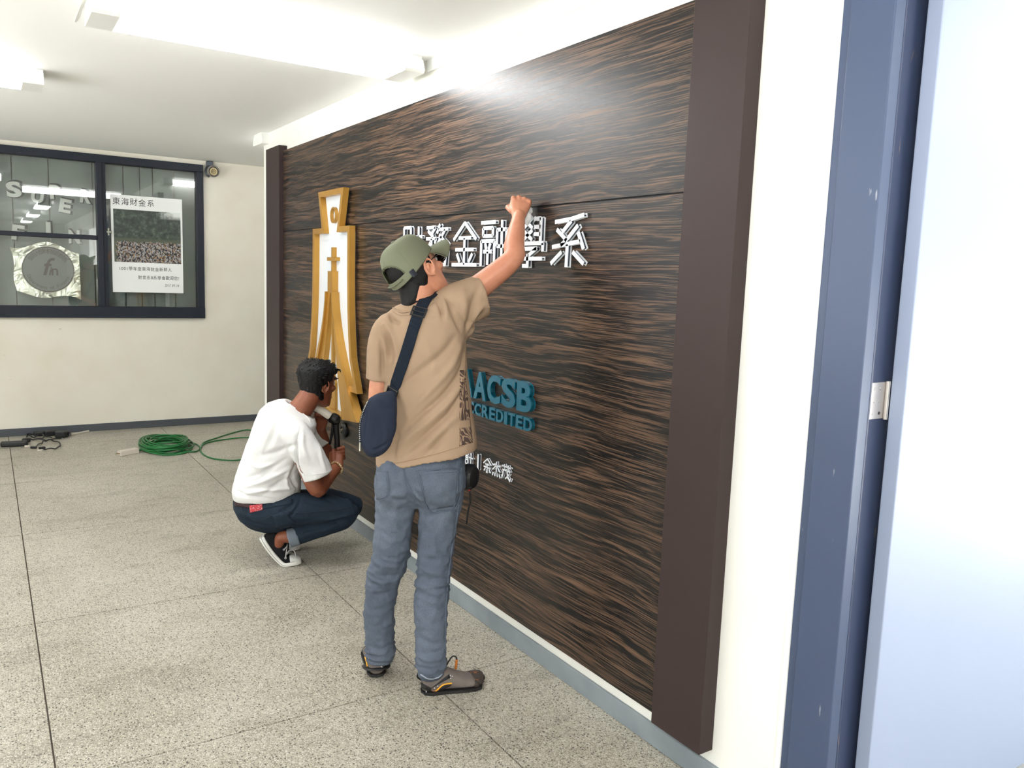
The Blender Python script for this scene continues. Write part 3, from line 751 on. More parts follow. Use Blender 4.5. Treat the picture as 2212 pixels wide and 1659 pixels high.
# cut paper letters behind the glass
M_CARD = mat('pale card', lin(240, 240, 234), .7)
M_CARDSHADOW = mat('shadow card', lin(52, 54, 52), .7)
ly = gy+.030
boxes = [('S', 11, 388, 50, 430, 5, 'letter S in the upper row on the window'), ('U', 66, 406, 98, 442, -8, 'letter U in the upper row on the window'), ('P', 106, 396, 133, 433, 3, 'letter P in the upper row on the window'),
         ('E', 127, 427, 157, 463, -9, 'letter E hanging below the P and R on the window'), ('R', 172, 407, 200, 442, -5, 'letter R in the upper row on the window'),
         ('F', 24, 483, 56, 522, -6, 'letter F above the foil banner, crossed by the glazing bar'), ('I', 99, 477, 112, 510, 0, 'letter I above the foil banner, touching the glazing bar'), ('N', 147, 494, 175, 529, 0, 'letter N above the foil banner, crossed by the glazing bar')]
for ch, u0, v0, u1, v1, rot, lb in boxes:
    a = on_y(u0, v0, ly); b = on_y(u1, v1, ly); c_ = (a+b)/2; sx = (b[0]-a[0]); sz = a[2]-b[2]; rr = math.radians(rot)
    t = empty('paper_letter', (c_[0], ly, b[2]), 'cut paper ' + lb, 'paper letter', 'cut paper letters behind the window')
    v, f = glyph(ch, 1.0, .045); mn, mx = v[:, :2].min(0), v[:, :2].max(0); q = (v[:, :2]-mn)/(mx-mn)-.5
    def put(nm, k, dx, dz, yy, th, m):
        X = q[:, 0]*sx*k+dx; Z = q[:, 1]*sz*k+dz; x = c_[0]+X*math.cos(rr)-Z*math.sin(rr); z = c_[2]+X*math.sin(rr)+Z*math.cos(rr)
        obj(nm, np.stack([x, np.where(v[:, 2] > 0, yy, yy+th), z], 1), f, m, t)
    put('card_face', .88, -.004, 0, ly, .002, M_CARD); put('card_shadow', 1.02, .010, .004, ly+.004, .002, M_CARDSHADOW)  # dark shadow card, an offset copy of the letter behind its face

# ---------------------------------------------------------------- small spotlight at the top of the back wall
M_GUN = mat('gunmetal', lin(70, 76, 84), .4, .4); M_GUN2 = mat('grey lamp housing', lin(112, 106, 100), .45, .2)
sp = empty('wall_spotlight', (.035, YB-.06, 2.45), 'small grey spotlight on a bent bracket beside the window corner', 'spotlight')
obj('mount', *box(.000, .062, YB-.045, YB, 2.548, 2.598, .006), M_GUN, sp)
obj('bracket', *merge(tube(spline([(.012, YB-.03, 2.56), (-.012, YB-.05, 2.51), (-.010, YB-.06, 2.465), (.02, YB-.06, 2.447)]), .009, 8), tube([(.04, YB-.03, 2.56), (.046, YB-.06, 2.525)], .012, 8)), M_GUN, sp)
hs = obj('lamp_head', *lathe((.056, YB-.03, 2.508), (-.12, -1, -.14), [(.030, 0), (.050, .015), (.056, .05), (.056, .085), (.044, .088), (.036, .070)], 24), M_GUN2, sp)
obj('lens_ring', *lathe((.046, YB-.113, 2.494), (-.12, -1, -.14), [(.036, 0), (.036, .008), (.024, .008), (.022, .0)], 24), mat('brass ring', lin(170, 156, 120), .35, .5), hs)

# ================================================================== cables on the floor
M_GREEN = mat('green cable', lin(22, 104, 48), .4)
M_BLACKC = mat('black cable', lin(18, 18, 20), .45)
M_PLUG = mat('ivory plastic', lin(206, 196, 184), .4)
cc = on_z(357, 968, 0)
gr = empty('cable_coil', (cc[0], cc[1], 0), 'coiled green extension cable with ivory socket on the terrazzo near the back wall', 'cable')
for k in range(17):
    ph = random.uniform(0, 6.28); a = .208-.018*(k % 6)+random.uniform(-.012, .012); b = .30-.026*(k % 6)+random.uniform(-.02, .02)
    ox, oy = random.uniform(-.02, .02), random.uniform(-.03, .03)
    P = [(cc[0]+ox+a*math.cos(t+ph), cc[1]+oy+b*math.sin(t+ph), .007+.0045*k+.010*math.sin(2*t+k)) for t in np.linspace(0, 2*math.pi, 49)]
    P = np.array(P); P[:, 2] = np.maximum(P[:, 2], .007)
    obj('coil_turn', *tube(P, .0062, 7), M_GREEN, gr, smooth=True)
def fp(pts, z=.007): return [on_z(u, v, z) for u, v in pts]
obj('loose_cord', *tube(spline(fp([(398, 952), (425, 960), (434, 968), (440, 956), (468, 946), (500, 936), (528, 929), (548, 930), (600, 938)])), .0062, 7), M_GREEN, gr, smooth=True)
obj('loose_cord', *tube(spline(fp([(392, 976), (424, 975), (434, 966), (446, 957), (480, 950), (530, 945), (590, 948)])), .0062, 7), M_GREEN, gr, smooth=True)
obj('loose_cord', *tube(spline(fp([(436, 962), (433, 972), (440, 982), (458, 990), (490, 994), (520, 993), (570, 985)])), .0062, 7), M_GREEN, gr, smooth=True)
a = on_z(258, 985, .0); b = on_z(296, 978, .0); d = unit(b-a); pe = np.array([-d[1], d[0], 0])
def obox(c, d, l, w, h, z0=0.0, bev=.004):
    v, f = box(-l/2, l/2, -w/2, w/2, z0, z0+h, bev); d = unit(d); e = np.array([-d[1], d[0], 0]); c = np.asarray(c, float)
    return np.array([c + d*q[0] + e*q[1] + np.array([0, 0, q[2]]) for q in v]), f
pl = obj('socket', *obox((a+b)/2, d, .165, .055, .042), M_PLUG, gr)
for s in (-1, 1): obj('prong', *cyl((a+b)/2-d*.082+pe*s*.012+np.array([0, 0, .022]), -d, .003, .02, 8), mat('brass', lin(150, 110, 60), .35, .8), pl)
obj('lead', *tube(spline([b+np.array([0, 0, .02]), b+d*.05+np.array([0, .02, .012]), (cc[0]-.19, cc[1]-.10, .02), (cc[0]-.15, cc[1]-.2, .03)]), .0062, 7), M_GREEN, gr, smooth=True)

# black adaptor lead with power strip
bk0 = on_z(60, 955, 0)
bc = empty('power_lead', (bk0[0], bk0[1], 0), 'tangled black adaptor leads lying against the slate baseboard', 'cable')
a = on_z(8, 965, 0); b = on_z(54, 963, 0); d = unit(b-a)
obj('power_brick', *obox((a+b)/2, d, .20, .065, .045, bev=.012), M_RUB, bc)
for (u, v, l, w_, h_, ang) in ((57, 955, .06, .05, .035, .3), (110, 941, .11, .07, .05, .2), (132, 945, .09, .06, .06, -.4), (86, 938, .10, .05, .04, .1), (140, 941, .07, .05, .04, .5)):
    c_ = on_z(u, v, 0); c_[1] = min(c_[1], YB-.075); obj('adaptor', *obox(c_, (math.cos(ang), math.sin(ang), 0), l, w_, h_, bev=.010), M_RUB, bc)
cords = [[(54, 962), (60, 955), (66, 950), (90, 951), (120, 950), (140, 943)], [(60, 940), (66, 934), (84, 937), (95, 945), (80, 950), (62, 949)], [(77, 966), (90, 958), (96, 954), (110, 952), (128, 958), (129, 966), (112, 971), (92, 971)], [(120, 936), (145, 935), (153, 939), (148, 944), (138, 942)], [(70, 934), (100, 935), (125, 938), (140, 936)], [(58, 943), (60, 938), (70, 946), (90, 940), (112, 948)]]
for q in cords:
    P = np.array(spline(fp(q))); P[:, 1] = np.minimum(P[:, 1], YB-.03); P[:, 2] = .006+.012*np.abs(np.sin(np.arange(len(P))*.35))
    obj('cord', *tube(P, .0055, 7), M_BLACKC, bc, smooth=True)
for u, v, ang in ((73, 969, -.5), (91, 970, .1)):
    c_ = on_z(u, v, 0); obj('plug', *obox(c_, (math.cos(ang), math.sin(ang), 0), .05, .022, .02, bev=.005), M_RUB, bc)
obj('plug_tip', *obox(on_z(87, 974, 0), (.8, -.5, 0), .04, .012, .010, bev=.002), M_PLUG, bc)
obj('plug_tip', *obox(on_z(59, 965, 0), (.9, -.3, 0), .04, .016, .012, bev=.002), M_PLUG, bc)
wa = on_z(152, 939, .008); wb = on_z(190, 929, .008); wb[1] = min(wb[1], YB-.03); wa[1] = min(wa[1], YB-.10)
obj('white_stick', *tube([wa, wb], .009, 8), mat('white stick', lin(196, 190, 176), .5), None)
tag(bpy.data.objects['white_stick'], 'thin white plastic stick lying beside the black leads', 'stick')
# ================================================================== people: shared pieces
def tring(F, L, Rr, n0=0.0, ratio=.6, yaw=0.0, p=2.3, N=40):
    A = F.at(*L, n0); B = F.at(*Rr, n0); c = (A+B)/2; w_ = np.linalg.norm(B-A)/2; d = unit(B-A)
    cs, sn = math.cos(yaw), math.sin(yaw); ax = d*cs - F.n*sn; ay = d*sn + F.n*cs; a = w_/math.sqrt(cs*cs + ratio*ratio*sn*sn)
    return ring(c, ax, ay, a, a*ratio, N, p)
def limb(F, pts, N=20, flat=1.0, cup=0.0, ends=True):
    """pts: (u, v, n, radius) ; cup > 0 hollows the far end"""
    C = np.array([F.at(u, v, n) for u, v, n, r in pts]); r = [q[3] for q in pts]
    m = 5; Cs = spline(C, m); rs = np.interp(np.linspace(0, len(pts)-1, len(Cs)), range(len(pts)), r)
    if cup:
        t = unit(Cs[-1]-Cs[-2]); Cs = np.vstack([Cs, Cs[-1]+t*.001, Cs[-1]-t*cup]); rs = np.append(rs, [rs[-1]-.012, rs[-1]-.016])
        # the hollow is built ring by ring so that the direction stays that of the sleeve
        R_ = []; prev = None; m_ = len(Cs)
        for i in range(m_):
            tt = unit(Cs[min(i+1, m_-3)]-Cs[max(i-1, 0)]) if i < m_-2 else t
            x = np.cross((0.1, 0, 1), tt) if prev is None else prev-tt*(prev @ tt); x = unit(x); prev = x; y = np.cross(tt, x)
            R_.append(ring(Cs[i], x, y, rs[i], rs[i]*flat, N))
        return loft(R_)
    return tube(Cs, rs, N, flat=flat, round_ends=ends)
HZ = np.array([-.122, -.112, -.100, -.080, -.055, -.028, 0, .030, .060, .085, .105, .117])
HA = np.array([.014, .030, .042, .053, .060, .0655, .070, .0745, .0755, .069, .051, .026])
HF = np.array([.080, .094, .098, .0975, .096, .094, .093, .0955, .092, .079, .056, .028])
HB = np.array([.052, .030, .002, -.040, -.066, -.082, -.091, -.098, -.099, -.090, -.068, -.040])
def head_ring(z, off=0.0, N=48, zz=None):
    a = np.interp(z, HZ, HA); f = np.interp(z, HZ, HF); b = np.interp(z, HZ, HB); c = (f+b)/2; h = (f-b)/2
    t = np.arange(N)*2*math.pi/N   # 0 = front, counts towards the wearer's right
    p = 2.25; sx = np.sin(t); cy = np.cos(t)
    x = np.sign(sx)*np.abs(sx)**(2/p)*a; y = c + np.sign(cy)*np.abs(cy)**(2/p)*h
    x = x*np.where((cy > .3), 1-.10*(cy-.3)/.7, 1)
    P = np.stack([x, y, np.full(N, z)], 1)
    return P, t
class Head:
    def __init__(s, c, F, yaw, pitch, roll=0.0, k=1.0):
        fh = F.r*math.sin(yaw) + F.n*math.cos(yaw)
        s.f = unit(fh*math.cos(pitch) + F.z*math.sin(pitch)); up = F.z*math.cos(pitch) - fh*math.sin(pitch)
        rt = np.cross(s.f, up); s.r = rt*math.cos(roll) + up*math.sin(roll); s.u = np.cross(s.r, s.f); s.c = np.asarray(c, float); s.k = k
    def w(s, q): q = np.atleast_2d(np.asarray(q, float))*s.k; return s.c + q[:, :1]*s.r + q[:, 1:2]*s.f + q[:, 2:3]*s.u
    def vf(s, vf): return s.w(vf[0]), vf[1]
    def ax(s): return np.array([s.r, s.f, s.u])
def ear(side):
    x0 = .0705*side; P = []
    for a in np.linspace(-100, 215, 18):
        t = math.radians(a); P.append((x0 + side*(.010 + .006*math.cos(t-2.6)), -.006 + .0165*math.cos(t+.25)*-1*(1 if True else 1), .000 + .030*math.sin(t) + .004*math.cos(t)))
    P = np.array(P); helix = tube(P, .0046, 8)
    anti = tube(np.array([(x0+side*.009, -.010, -.006), (x0+side*.011, -.009, .006), (x0+side*.010, -.002, .014)]), .0038, 8)
    con = ball((x0+side*.001, -.004, -.002), (.006, .016, .027), n=14, m=8)
    lobe = ball((x0+side*.006, .003, -.030), (.0055, .008, .010), n=12, m=8)
    trag = ball((x0+side*.004, .011, -.004), (.005, .004, .007), n=10, m=6)
    root = ball((x0-side*.004, -.002, 0), (.010, .012, .024), n=12, m=8)
    return [helix, anti, con, lobe, trag, root]
def head_parts(Hd):
    rings_ = [Hd.w(head_ring(z)[0]) for z in np.concatenate([np.linspace(-.122, .105, 26), [.112, .117]])]
    loc = [tube(np.array([(0, .094, .028), (0, .104, .004), (0, .115, -.022), (0, .110, -.034)]), [.007, .009, .011, .008], 10, round_ends=True),
           ball((.011, .104, -.031), (.008, .010, .007)), ball((-.011, .104, -.031), (.008, .010, .007)),
           ball((.030, .083, .040), (.028, .015, .010)), ball((-.030, .083, .040), (.028, .015, .010)),
           ball((0, .0955, -.064), (.023, .009, .0065)), ball((0, .0955, -.074), (.020, .009, .007)),
           ball((0, .088, -.104), (.022, .014, .016)), ball((.044, .068, -.010), (.022, .022, .018)), ball((-.044, .068, -.010), (.022, .022, .018))]
    for s_ in (-1, 1): loc += ear(s_)
    return [loft(rings_)] + [Hd.vf(q) for q in loc]
def hair_shell(Hd, fn, zs, N=96, seed=0.0, rough=.0):
    """closed shell that stands above the skin where fn(t, z) > 0 and sinks below it elsewhere"""
    R_ = []
    for z in zs:
        P, t = head_ring(z, N=N); c = np.array([0, (P[:, 1].max()+P[:, 1].min())/2, z*.55]); d = P-c; d /= np.linalg.norm(d, axis=1)[:, None]
        o = np.array([fn(((a+math.pi) % (2*math.pi))-math.pi, z) for a in t])
        if rough: o = o + np.array([rough*noise.noise((q[0]*90+seed, q[1]*90, q[2]*60)) if oo > 0 else 0 for q, oo in zip(P, o)])
        R_.append(Hd.w(P + d*o[:, None]))
    return loft(R_)
def finger(base, dirs, lens, rad):
    P = [np.asarray(base, float)]; r = [rad]
    for k, (d, l) in enumerate(zip(dirs, lens)):
        P.append(P[-1] + unit(d)*l); r.append(rad*(1-.09*(k+1)))
    return tube(np.array(P), r, 10, round_ends=True)
def skin_mat(name, c1, c2, c3):
    def b(g):
        n = g.noise(7, 3); n2 = g.noise(55, 2)
        c = g.mix(g.val(n, .35, .68), c1, c2); g.color(g.mix(g.math('MULTIPLY', g.val(n2, .45, .75), .35), c, c3)); g.bump(g.noise(260, 2), .06, .002)
        g.b.inputs['Subsurface Weight'].default_value = .08; g.b.inputs['Subsurface Radius'].default_value = (.012, .004, .002)
    return mat(name, rough=.48, build=b)
def denim(name, a, b_, c_):
    def b(g):
        n = g.noise(5, 4, coord=g.mapping((1, 1, .6))); f = g.noise(420, 2, coord=g.mapping((1, 1, .35)))
        c = g.mix(g.val(n, .35, .7), a, b_); g.color(g.mix(g.math('MULTIPLY', g.val(f, .4, .7), .45), c, c_)); g.bump(f, .12, .002)
    return mat(name, rough=.85, spec=.2, build=b)
def cloth(name, a, b_, fs=500):
    def b(g):
        n = g.noise(4, 3); f = g.noise(fs, 2); g.color(g.mix(g.val(n, .3, .75), a, b_)); g.bump(f, .08, .0015)
    return mat(name, rough=.85, spec=.2, build=b)
M_HAIR = mat('black hair', rough=.6, spec=.3, build=lambda g: (g.color(g.mix(g.val(g.noise(160, 2), .35, .7), lin(8, 8, 10), lin(20, 18, 20))), g.bump(g.noise(240, 2), .4, .003)))
M_EYE = mat('eye white', lin(230, 226, 220), .25); M_IRIS = mat('dark iris', lin(36, 24, 18), .2)
def eyes(Hd, parent):
    for s_ in (-1, 1):
        e = obj('eye', *Hd.vf(ball((s_*.031, .0815, .016), (.0125, .0125, .0115), n=14, m=10)), M_EYE, parent, smooth=True)
        obj('iris', *Hd.vf(ball((s_*.031, .0925, .016), (.0055, .0025, .0055), n=12, m=6)), M_IRIS, e, smooth=True)
        obj('eyebrow', *Hd.vf(tube(np.array([(s_*.014, .096, .040), (s_*.032, .0955, .045), (s_*.048, .086, .040)]), [.003, .0035, .002], 6)), M_HAIR, parent)

def wrinkle(V, N, amp, sc, zc, zw, seed):
    out = V.copy(); k = np.exp(-((V[:, 2]-zc)/zw)**2); sc = np.asarray(sc, float)
    for i in np.nonzero(k > .04)[0]:
        p = V[i]*sc; q = noise.noise((p[0]+seed, p[1]-seed, p[2]+.6*math.sin(p[0]*1.3)))
        out[i] += N[i]*amp*k[i]*(1-2*abs(q)**.7)
    return out
# ================================================================== the man who reaches up
F1 = Frame(-.50, 2.66)
YAW1 = math.radians(18)
M_SKIN1 = skin_mat('tan skin', lin(206, 146, 116), lin(196, 130, 102), lin(184, 112, 90))
M_JEAN1 = denim('faded grey blue denim', lin(84, 92, 105), lin(102, 110, 123), lin(66, 74, 87))
M_SEAM1 = mat('grey denim seam', lin(86, 95, 110), .9); M_STITCH1 = mat('pale stitching', lin(150, 157, 168), .9)
def _tan(g):
    n = g.noise(4, 3); f = g.noise(500, 2)
    g.color(g.mix(g.val(n, .3, .75), lin(166, 141, 118), lin(154, 130, 107))); g.bump(f, .08, .0015)
M_TAN = mat('tan jersey', rough=.9, spec=.15, build=_tan)
M_TAND = mat('tan jersey seam', lin(150, 122, 96), .9)

# --- head, arms, hands, ankles: one body
H1 = Head(F1.at(901, 591, .015), F1, math.radians(42), math.radians(21), math.radians(22))
HC = Head(F1.at(901, 591, .015), F1, math.radians(42), math.radians(33), math.radians(22))
parts = head_parts(H1)
nb = F1.at(898, 668, .0); nt_ = H1.w((0, -.030, -.060))[0]
parts.append(tube(spline([nb - np.array([0, 0, .05]), nb, (nb+nt_)/2, nt_, H1.w((0, -.025, -.01))[0]], 4), np.interp(np.linspace(0, 4, 17), range(5), [.060, .055, .056, .058, .05]), 24, flat=.95))
parts.append(loft([tring(F1, a, b, 0, .6, YAW1, 2.2, 32) for a, b in (((850, 985), (980, 965)), ((852, 850), (978, 840)), ((855, 750), (975, 735)), ((865, 695), (965, 682)), ((880, 668), (928, 658)))]))
sh = F1.at(972, 668, .0)
elb = F1.at(1106, 561, .03); wr = F1.at(1121, 463, .175)
arm = [sh, sh*.5+elb*.5+np.array([0, 0, -.004]), elb, elb*.72+wr*.28, elb*.4+wr*.6, wr]
parts.append(tube(spline(arm, 5), np.interp(np.linspace(0, 5, 26), range(6), [.060, .046, .039, .040, .035, .0265]), 20, flat=np.interp(np.linspace(0, 5, 26), range(6), [1, 1, 1, 1, .95, .85])))
# fist: back of the hand towards us, fingers curled to the wall
up_ = unit(unit(wr-elb)*.55 + np.array([0, 0, 1])*.45 + F1.n*.12); rt_ = unit(F1.r - up_*(F1.r @ up_)); fw_ = np.cross(up_, rt_)
if fw_ @ F1.n < 0: fw_ = -fw_
def hp(a, b, c): return wr + rt_*a + up_*b + fw_*c
parts.append(loft([ring(hp(0, -.01, 0), rt_, fw_, .027, .021, 20, 2.4), ring(hp(.001, .015, .001), rt_, fw_, .033, .020, 20, 2.6), ring(hp(.004, .045, .004), rt_, fw_, .041, .020, 20, 2.8), ring(hp(.005, .068, .006), rt_, fw_, .042, .017, 20, 2.8), ring(hp(.005, .078, .008), rt_, fw_, .038, .011, 20, 2.6)]))
for k, (a, top, l) in enumerate(((-.027, .070, .046), (-.006, .075, .050), (.015, .072, .047), (.034, .063, .038))):
    parts.append(ball(hp(a, top-.004, -.006), (.0105, .0115, .0105), n=12, m=8))
    parts.append(finger(hp(a, top-.004, .002), [up_*.15+fw_, -up_*.85+fw_*.45+rt_*.03, -up_*.75-fw_*.75], [l*.86, l*.60, l*.40], .0098))
parts.append(finger(hp(-.030, .016, .006), [-rt_*.42+up_*.75+fw_*.5, up_*.6+fw_*.7+rt_*.25, rt_*.7+up_*.25+fw_*.5], [.034, .028, .024], .0118))
# left arm, hanging, forearm forward
le = F1.at(818, 872, .03); lw = F1.at(846, 905, .22)
parts.append(tube(spline([F1.at(858, 726, 0), F1.at(825, 795, .012), le, le*.5+lw*.5, lw], 5), np.interp(np.linspace(0, 4, 21), range(5), [.030, .036, .038, .036, .027]), 18))
d_ = unit(lw-le); q_ = unit(np.cross(d_, (0, 0, 1))); z_ = np.cross(q_, d_)
parts.append(loft([ring(lw-d_*.01, q_, z_, .022, .027, 16), ring(lw+d_*.04, q_, z_, .016, .040, 16, 2.6), ring(lw+d_*.085, q_, z_, .014, .041, 16, 2.6)]))
for k in range(4):
    parts.append(finger(lw+d_*.082+z_*(.030-.020*k), [d_-z_*.1+q_*.15, d_*.8+q_*.7, d_*.3+q_*.9], [.036, .026, .020], .0088))
parts.append(finger(lw+d_*.02+z_*.036, [d_*.8+z_*.4+q_*.4, d_*.9+q_*.4, d_+q_*.2], [.034, .028, .022], .010))
# ankles inside the trouser legs
parts.append(limb(F1, [(872, 1040, .01, .04), (858, 1110, .015, .042), (828, 1270, .045, .036), (821, 1400, .075, .030), (817, 1435, .105, .028)], 16))
parts.append(limb(F1, [(935, 1036, -.01, .04), (947, 1110, -.015, .042), (934, 1280, -.055, .036), (931, 1420, -.078, .030), (936, 1462, -.080, .0285), (938, 1480, -.080, .028)], 16))
# keep everything one piece: a pelvis joins the legs to the trunk
parts.append(loft([tring(F1, a, b, 0, .62, YAW1, 2.2, 28) for a, b in (((840, 960), (985, 945)), ((850, 1030), (970, 1022)), ((862, 1050), (955, 1046)))]))
V, F = union(parts, .0036, 5, .5)
person1 = obj('person', V, F, M_SKIN1, origin=(-.50, 2.66, 0), smooth=True)
tag(person1, 'person in olive cap, tan t-shirt and grey jeans reaching up to wipe the sign', 'person')
eyes(H1, person1)
# hair below the cap
def hair1(t, z):
    a = abs(t)
    e = (a-1.72)/.14 if z > -.02 else (a-(1.72+(-.02-z)*11))/.22     # behind the ears, tapering to the nape
    side = 0
    if z > .004: side = (a-1.32)/.08
    k = min(1, max(-1, max(e, side if z > .004 else -1)))
    low = min(1, max(-1, (z+.088)/.02))
    return .0055*min(k, low) - (.001 if min(k, low) <= 0 else 0)
nape = []
for k in range(16):
    q = k/15; c_ = H1.w((0, -.030+.004*q, -.012))[0]*(1-q) + (nt_*.42+nb*.58)*q
    tt = np.arange(64)*2*math.pi/64; rr = .0585 + np.array([.0045*max(-1, min(1, (abs(((a+math.pi) % (2*math.pi))-math.pi)-(1.95+.75*q**3))/.16))*min(1, (1-q)/.12+.05) for a in tt])
    nape.append(c_ + np.sin(tt)[:, None]*rr[:, None]*H1.r + np.cos(tt)[:, None]*rr[:, None]*H1.f)
obj('hair', *merge(hair_shell(H1, hair1, np.linspace(-.104, .062, 40), 128, 1.0, .0012), loft(nape)), M_HAIR, person1, smooth=True)

# --- cap
M_CAP = cloth('olive cotton', lin(118, 121, 100), lin(106, 109, 90), 380)
M_CAPD = mat('olive seam', lin(98, 102, 80), .9)
def cap_pt(th, s_, grow=0.0):
    # th 0 = front; s_ 0 = rim, 1 = crown
    zb_ = .026 + .020*math.cos(th) + .004*(1-math.cos(2*th))*.5; top = .140
    ph = s_*math.pi/2; c = math.cos(ph)**.55; h = math.sin(ph)**1.05
    a = .0875+grow; b = (.108 if math.cos(th) > 0 else .112)+grow
    # panel seams pull in a little
    g_ = 1 - .016*max(0, 1-abs(((math.degrees(th)+30) % 60)-30)/3.2)*math.sin(ph*.9+.3)
    return np.array([a*math.sin(th)*c*g_, -.004 + b*math.cos(th)*c*g_, zb_ + (top-zb_)*h + grow])
nt1, ns1 = 180, 44; V = []; F = []
for inner in (0, 1):
    for j in range(ns1+1):
        for i in range(nt1):
            V.append(cap_pt(2*math.pi*i/nt1, min(.985, j/ns1), -.0035*inner))
o_ = (ns1+1)*nt1
def is_open(i, j):
    th = 2*math.pi*(i+.5)/nt1 - math.pi; s_ = (j+.5)/ns1; w_ = math.radians(40)
    if abs(th) > w_: return False
    lo = .135; hi = .135 + .30*math.sqrt(max(0, 1-(th/w_)**2)); return lo < s_ < hi
for j in range(ns1):
    for i in range(nt1):
        if is_open(i, j): continue
        k = (i+1) % nt1; q = (j*nt1+i, j*nt1+k, (j+1)*nt1+k, (j+1)*nt1+i); F.append(q); F.append(tuple(o_+w for w in q[::-1]))
F.append(tuple(ns1*nt1+i for i in range(nt1)))
for i in range(nt1): k = (i+1) % nt1; F.append((k, i, o_+i, o_+k))
cap = obj('cap', HC.w(np.array(V)), F, M_CAP, person1, smooth=True)
obj('button', *HC.vf(ball((0, -.004, .1395), (.0095, .0095, .006), n=14, m=8)), M_CAP, cap, smooth=True)
# brim: curved plate
V = []; F = []; na, nr = 28, 8
for lay in (0, 1):
    for j in range(nr+1):
        for i in range(na+1):
            th = math.radians(-62 + 124*i/na); t = j/nr; b0 = cap_pt(th, .02)
            ext = .094*(max(0, math.cos(th*1.28)))**.40
            x = b0[0]*(1+.03*t); y = b0[1] + ext*t; z = b0[2] - .004 - .56*(b0[0]**2)/.09*t - .012*t*t - .0035*lay - .004*t
            V.append((x, y, z))
m_ = (nr+1)*(na+1)
for j in range(nr):
    for i in range(na):
        q = (j*(na+1)+i, j*(na+1)+i+1, (j+1)*(na+1)+i+1, (j+1)*(na+1)+i); F.append(q); F.append(tuple(m_+w for w in q[::-1]))
for i in range(na): a = nr*(na+1)+i; F.append((a, a+1, m_+a+1, m_+a))
for j in range(nr):
    for i in (0, na): a = j*(na+1)+i; F.append((a, a+na+1, m_+a+na+1, m_+a))
obj('brim', HC.w(np.array(V)), F, M_CAP, cap, smooth=True)
P = [cap_pt(math.radians(a), .075, .0014) for a in np.linspace(150, 210, 16)]
obj('back_strap', *HC.vf(tube(np.array(P), .0085, 8, flat=.25, ref=(0, 0, 1))), M_CAPD, cap, smooth=True)
P = [cap_pt(math.pi + math.radians(40)*math.cos(a), .14+.31*abs(math.sin(a))**1.0, .0008) for a in np.linspace(0, math.pi, 30)]
obj('opening_binding', *HC.vf(tube(np.array(P), .0022, 6)), M_CAPD, cap, smooth=True)
sf_cap = None
obj('strap_buckle', *HC.vf(box(.068, .077, -.080, -.060, .008, .034, .002)), mat('navy buckle', lin(34, 40, 52), .5), cap)
# --- glasses
M_GLF = mat('black glasses frame', lin(16, 16, 18), .25)
gl_ = obj('glasses', *H1.vf(merge(*[tube(np.array([(s_*.079, -.006, .012), (s_*.080, .03, .022), (s_*.077, .07, .023), (s_*.069, .106, .022)]), [.0026, .0034, .004, .005], 8, flat=.6) for s_ in (-1, 1)],
      *[tube(np.array([(s_*.036+.0255*math.copysign(abs(math.cos(a))**.6, math.cos(a)), .108-.10*abs(s_*.037+.0285*math.cos(a)-0)**2*8*.3, .013+.0165*math.copysign(abs(math.sin(a))**.6, math.sin(a))) for a in np.linspace(0, 2*math.pi, 29)]), .0026, 6) for s_ in (-1, 1)],
      tube(np.array([(-.010, .109, .018), (0, .111, .020), (.010, .109, .018)]), .0026, 6))), M_GLF, person1, smooth=True)
M_LENS = mat('dark lens', lin(20, 22, 26), .05, spec=.8)
for s_ in (-1, 1):
    obj('lens', *H1.vf(ball((s_*.037, .1050, .013), (.0240, .0010, .0150), n=18, m=8)), M_LENS, gl_, smooth=True)

# --- jeans
rg = [tring(F1, a, b, 0, q, YAW1, 2.3) for a, b, q in (((817, 985), (1001, 962), .62), ((812, 1025), (1004, 1004), .62), ((809, 1052), (1004, 1038), .60), ((811, 1072), (999, 1062), .52), ((824, 1086), (984, 1078), .42), ((850, 1096), (958, 1090), .28))]
jp = [loft(rg)]
LL = [((810, 1075), (900, 1070), 0, .95), ((811, 1105), (896, 1105), .005, .98), ((810, 1140), (890, 1140), .01, .98), ((807, 1180), (886, 1185), .018, .98), ((800, 1222), (875, 1230), .028, .98), ((790, 1262), (859, 1268), .04, 1), ((786, 1310), (852, 1312), .052, 1), ((788, 1355), (850, 1358), .062, 1), ((791, 1390), (851, 1392), .068, 1), ((792, 1412), (853, 1410), .072, 1.02), ((794, 1427), (848, 1425), .074, 1.0)]
RL = [((903, 1070), (1001, 1062), -.005, .95), ((904, 1105), (994, 1100), -.01, .98), ((903, 1150), (986, 1148), -.02, .98), ((902, 1195), (979, 1195), -.03, .98), ((901, 1238), (972, 1238), -.042, .98), ((896, 1275), (970, 1278), -.052, 1), ((895, 1325), (966, 1325), -.062, 1), ((898, 1375), (964, 1372), -.070, 1), ((898, 1412), (964, 1408), -.076, 1), ((899, 1440), (964, 1434), -.080, 1.04), ((906, 1464), (955, 1460), -.082, 1.0)]
for T in (LL, RL):
    jp.append(loft([tring(F1, a, b, n_, q, YAW1*.6, 2.1, 28) for a, b, n_, q in T]))
for u, v, n_ in ((857, 1042, -.030), (951, 1038, -.040)):
    jp.append(ball(F1.at(u, v, n_), (.080, .085, .105), np.array([F1.r, F1.n, F1.z])))
V, F = union(jp, .0055, 9, .5); N_ = vnormals(V, F); sf = Surf(V, F)
def pxl(sf, pts, m=4): return px_line(sf, pts, 0.0, m)
cr = []
def add(pts, w_, h_, sf_):
    L = pxl(sf_, pts)
    if len(L) > 1: cr.append((L, w_, h_))
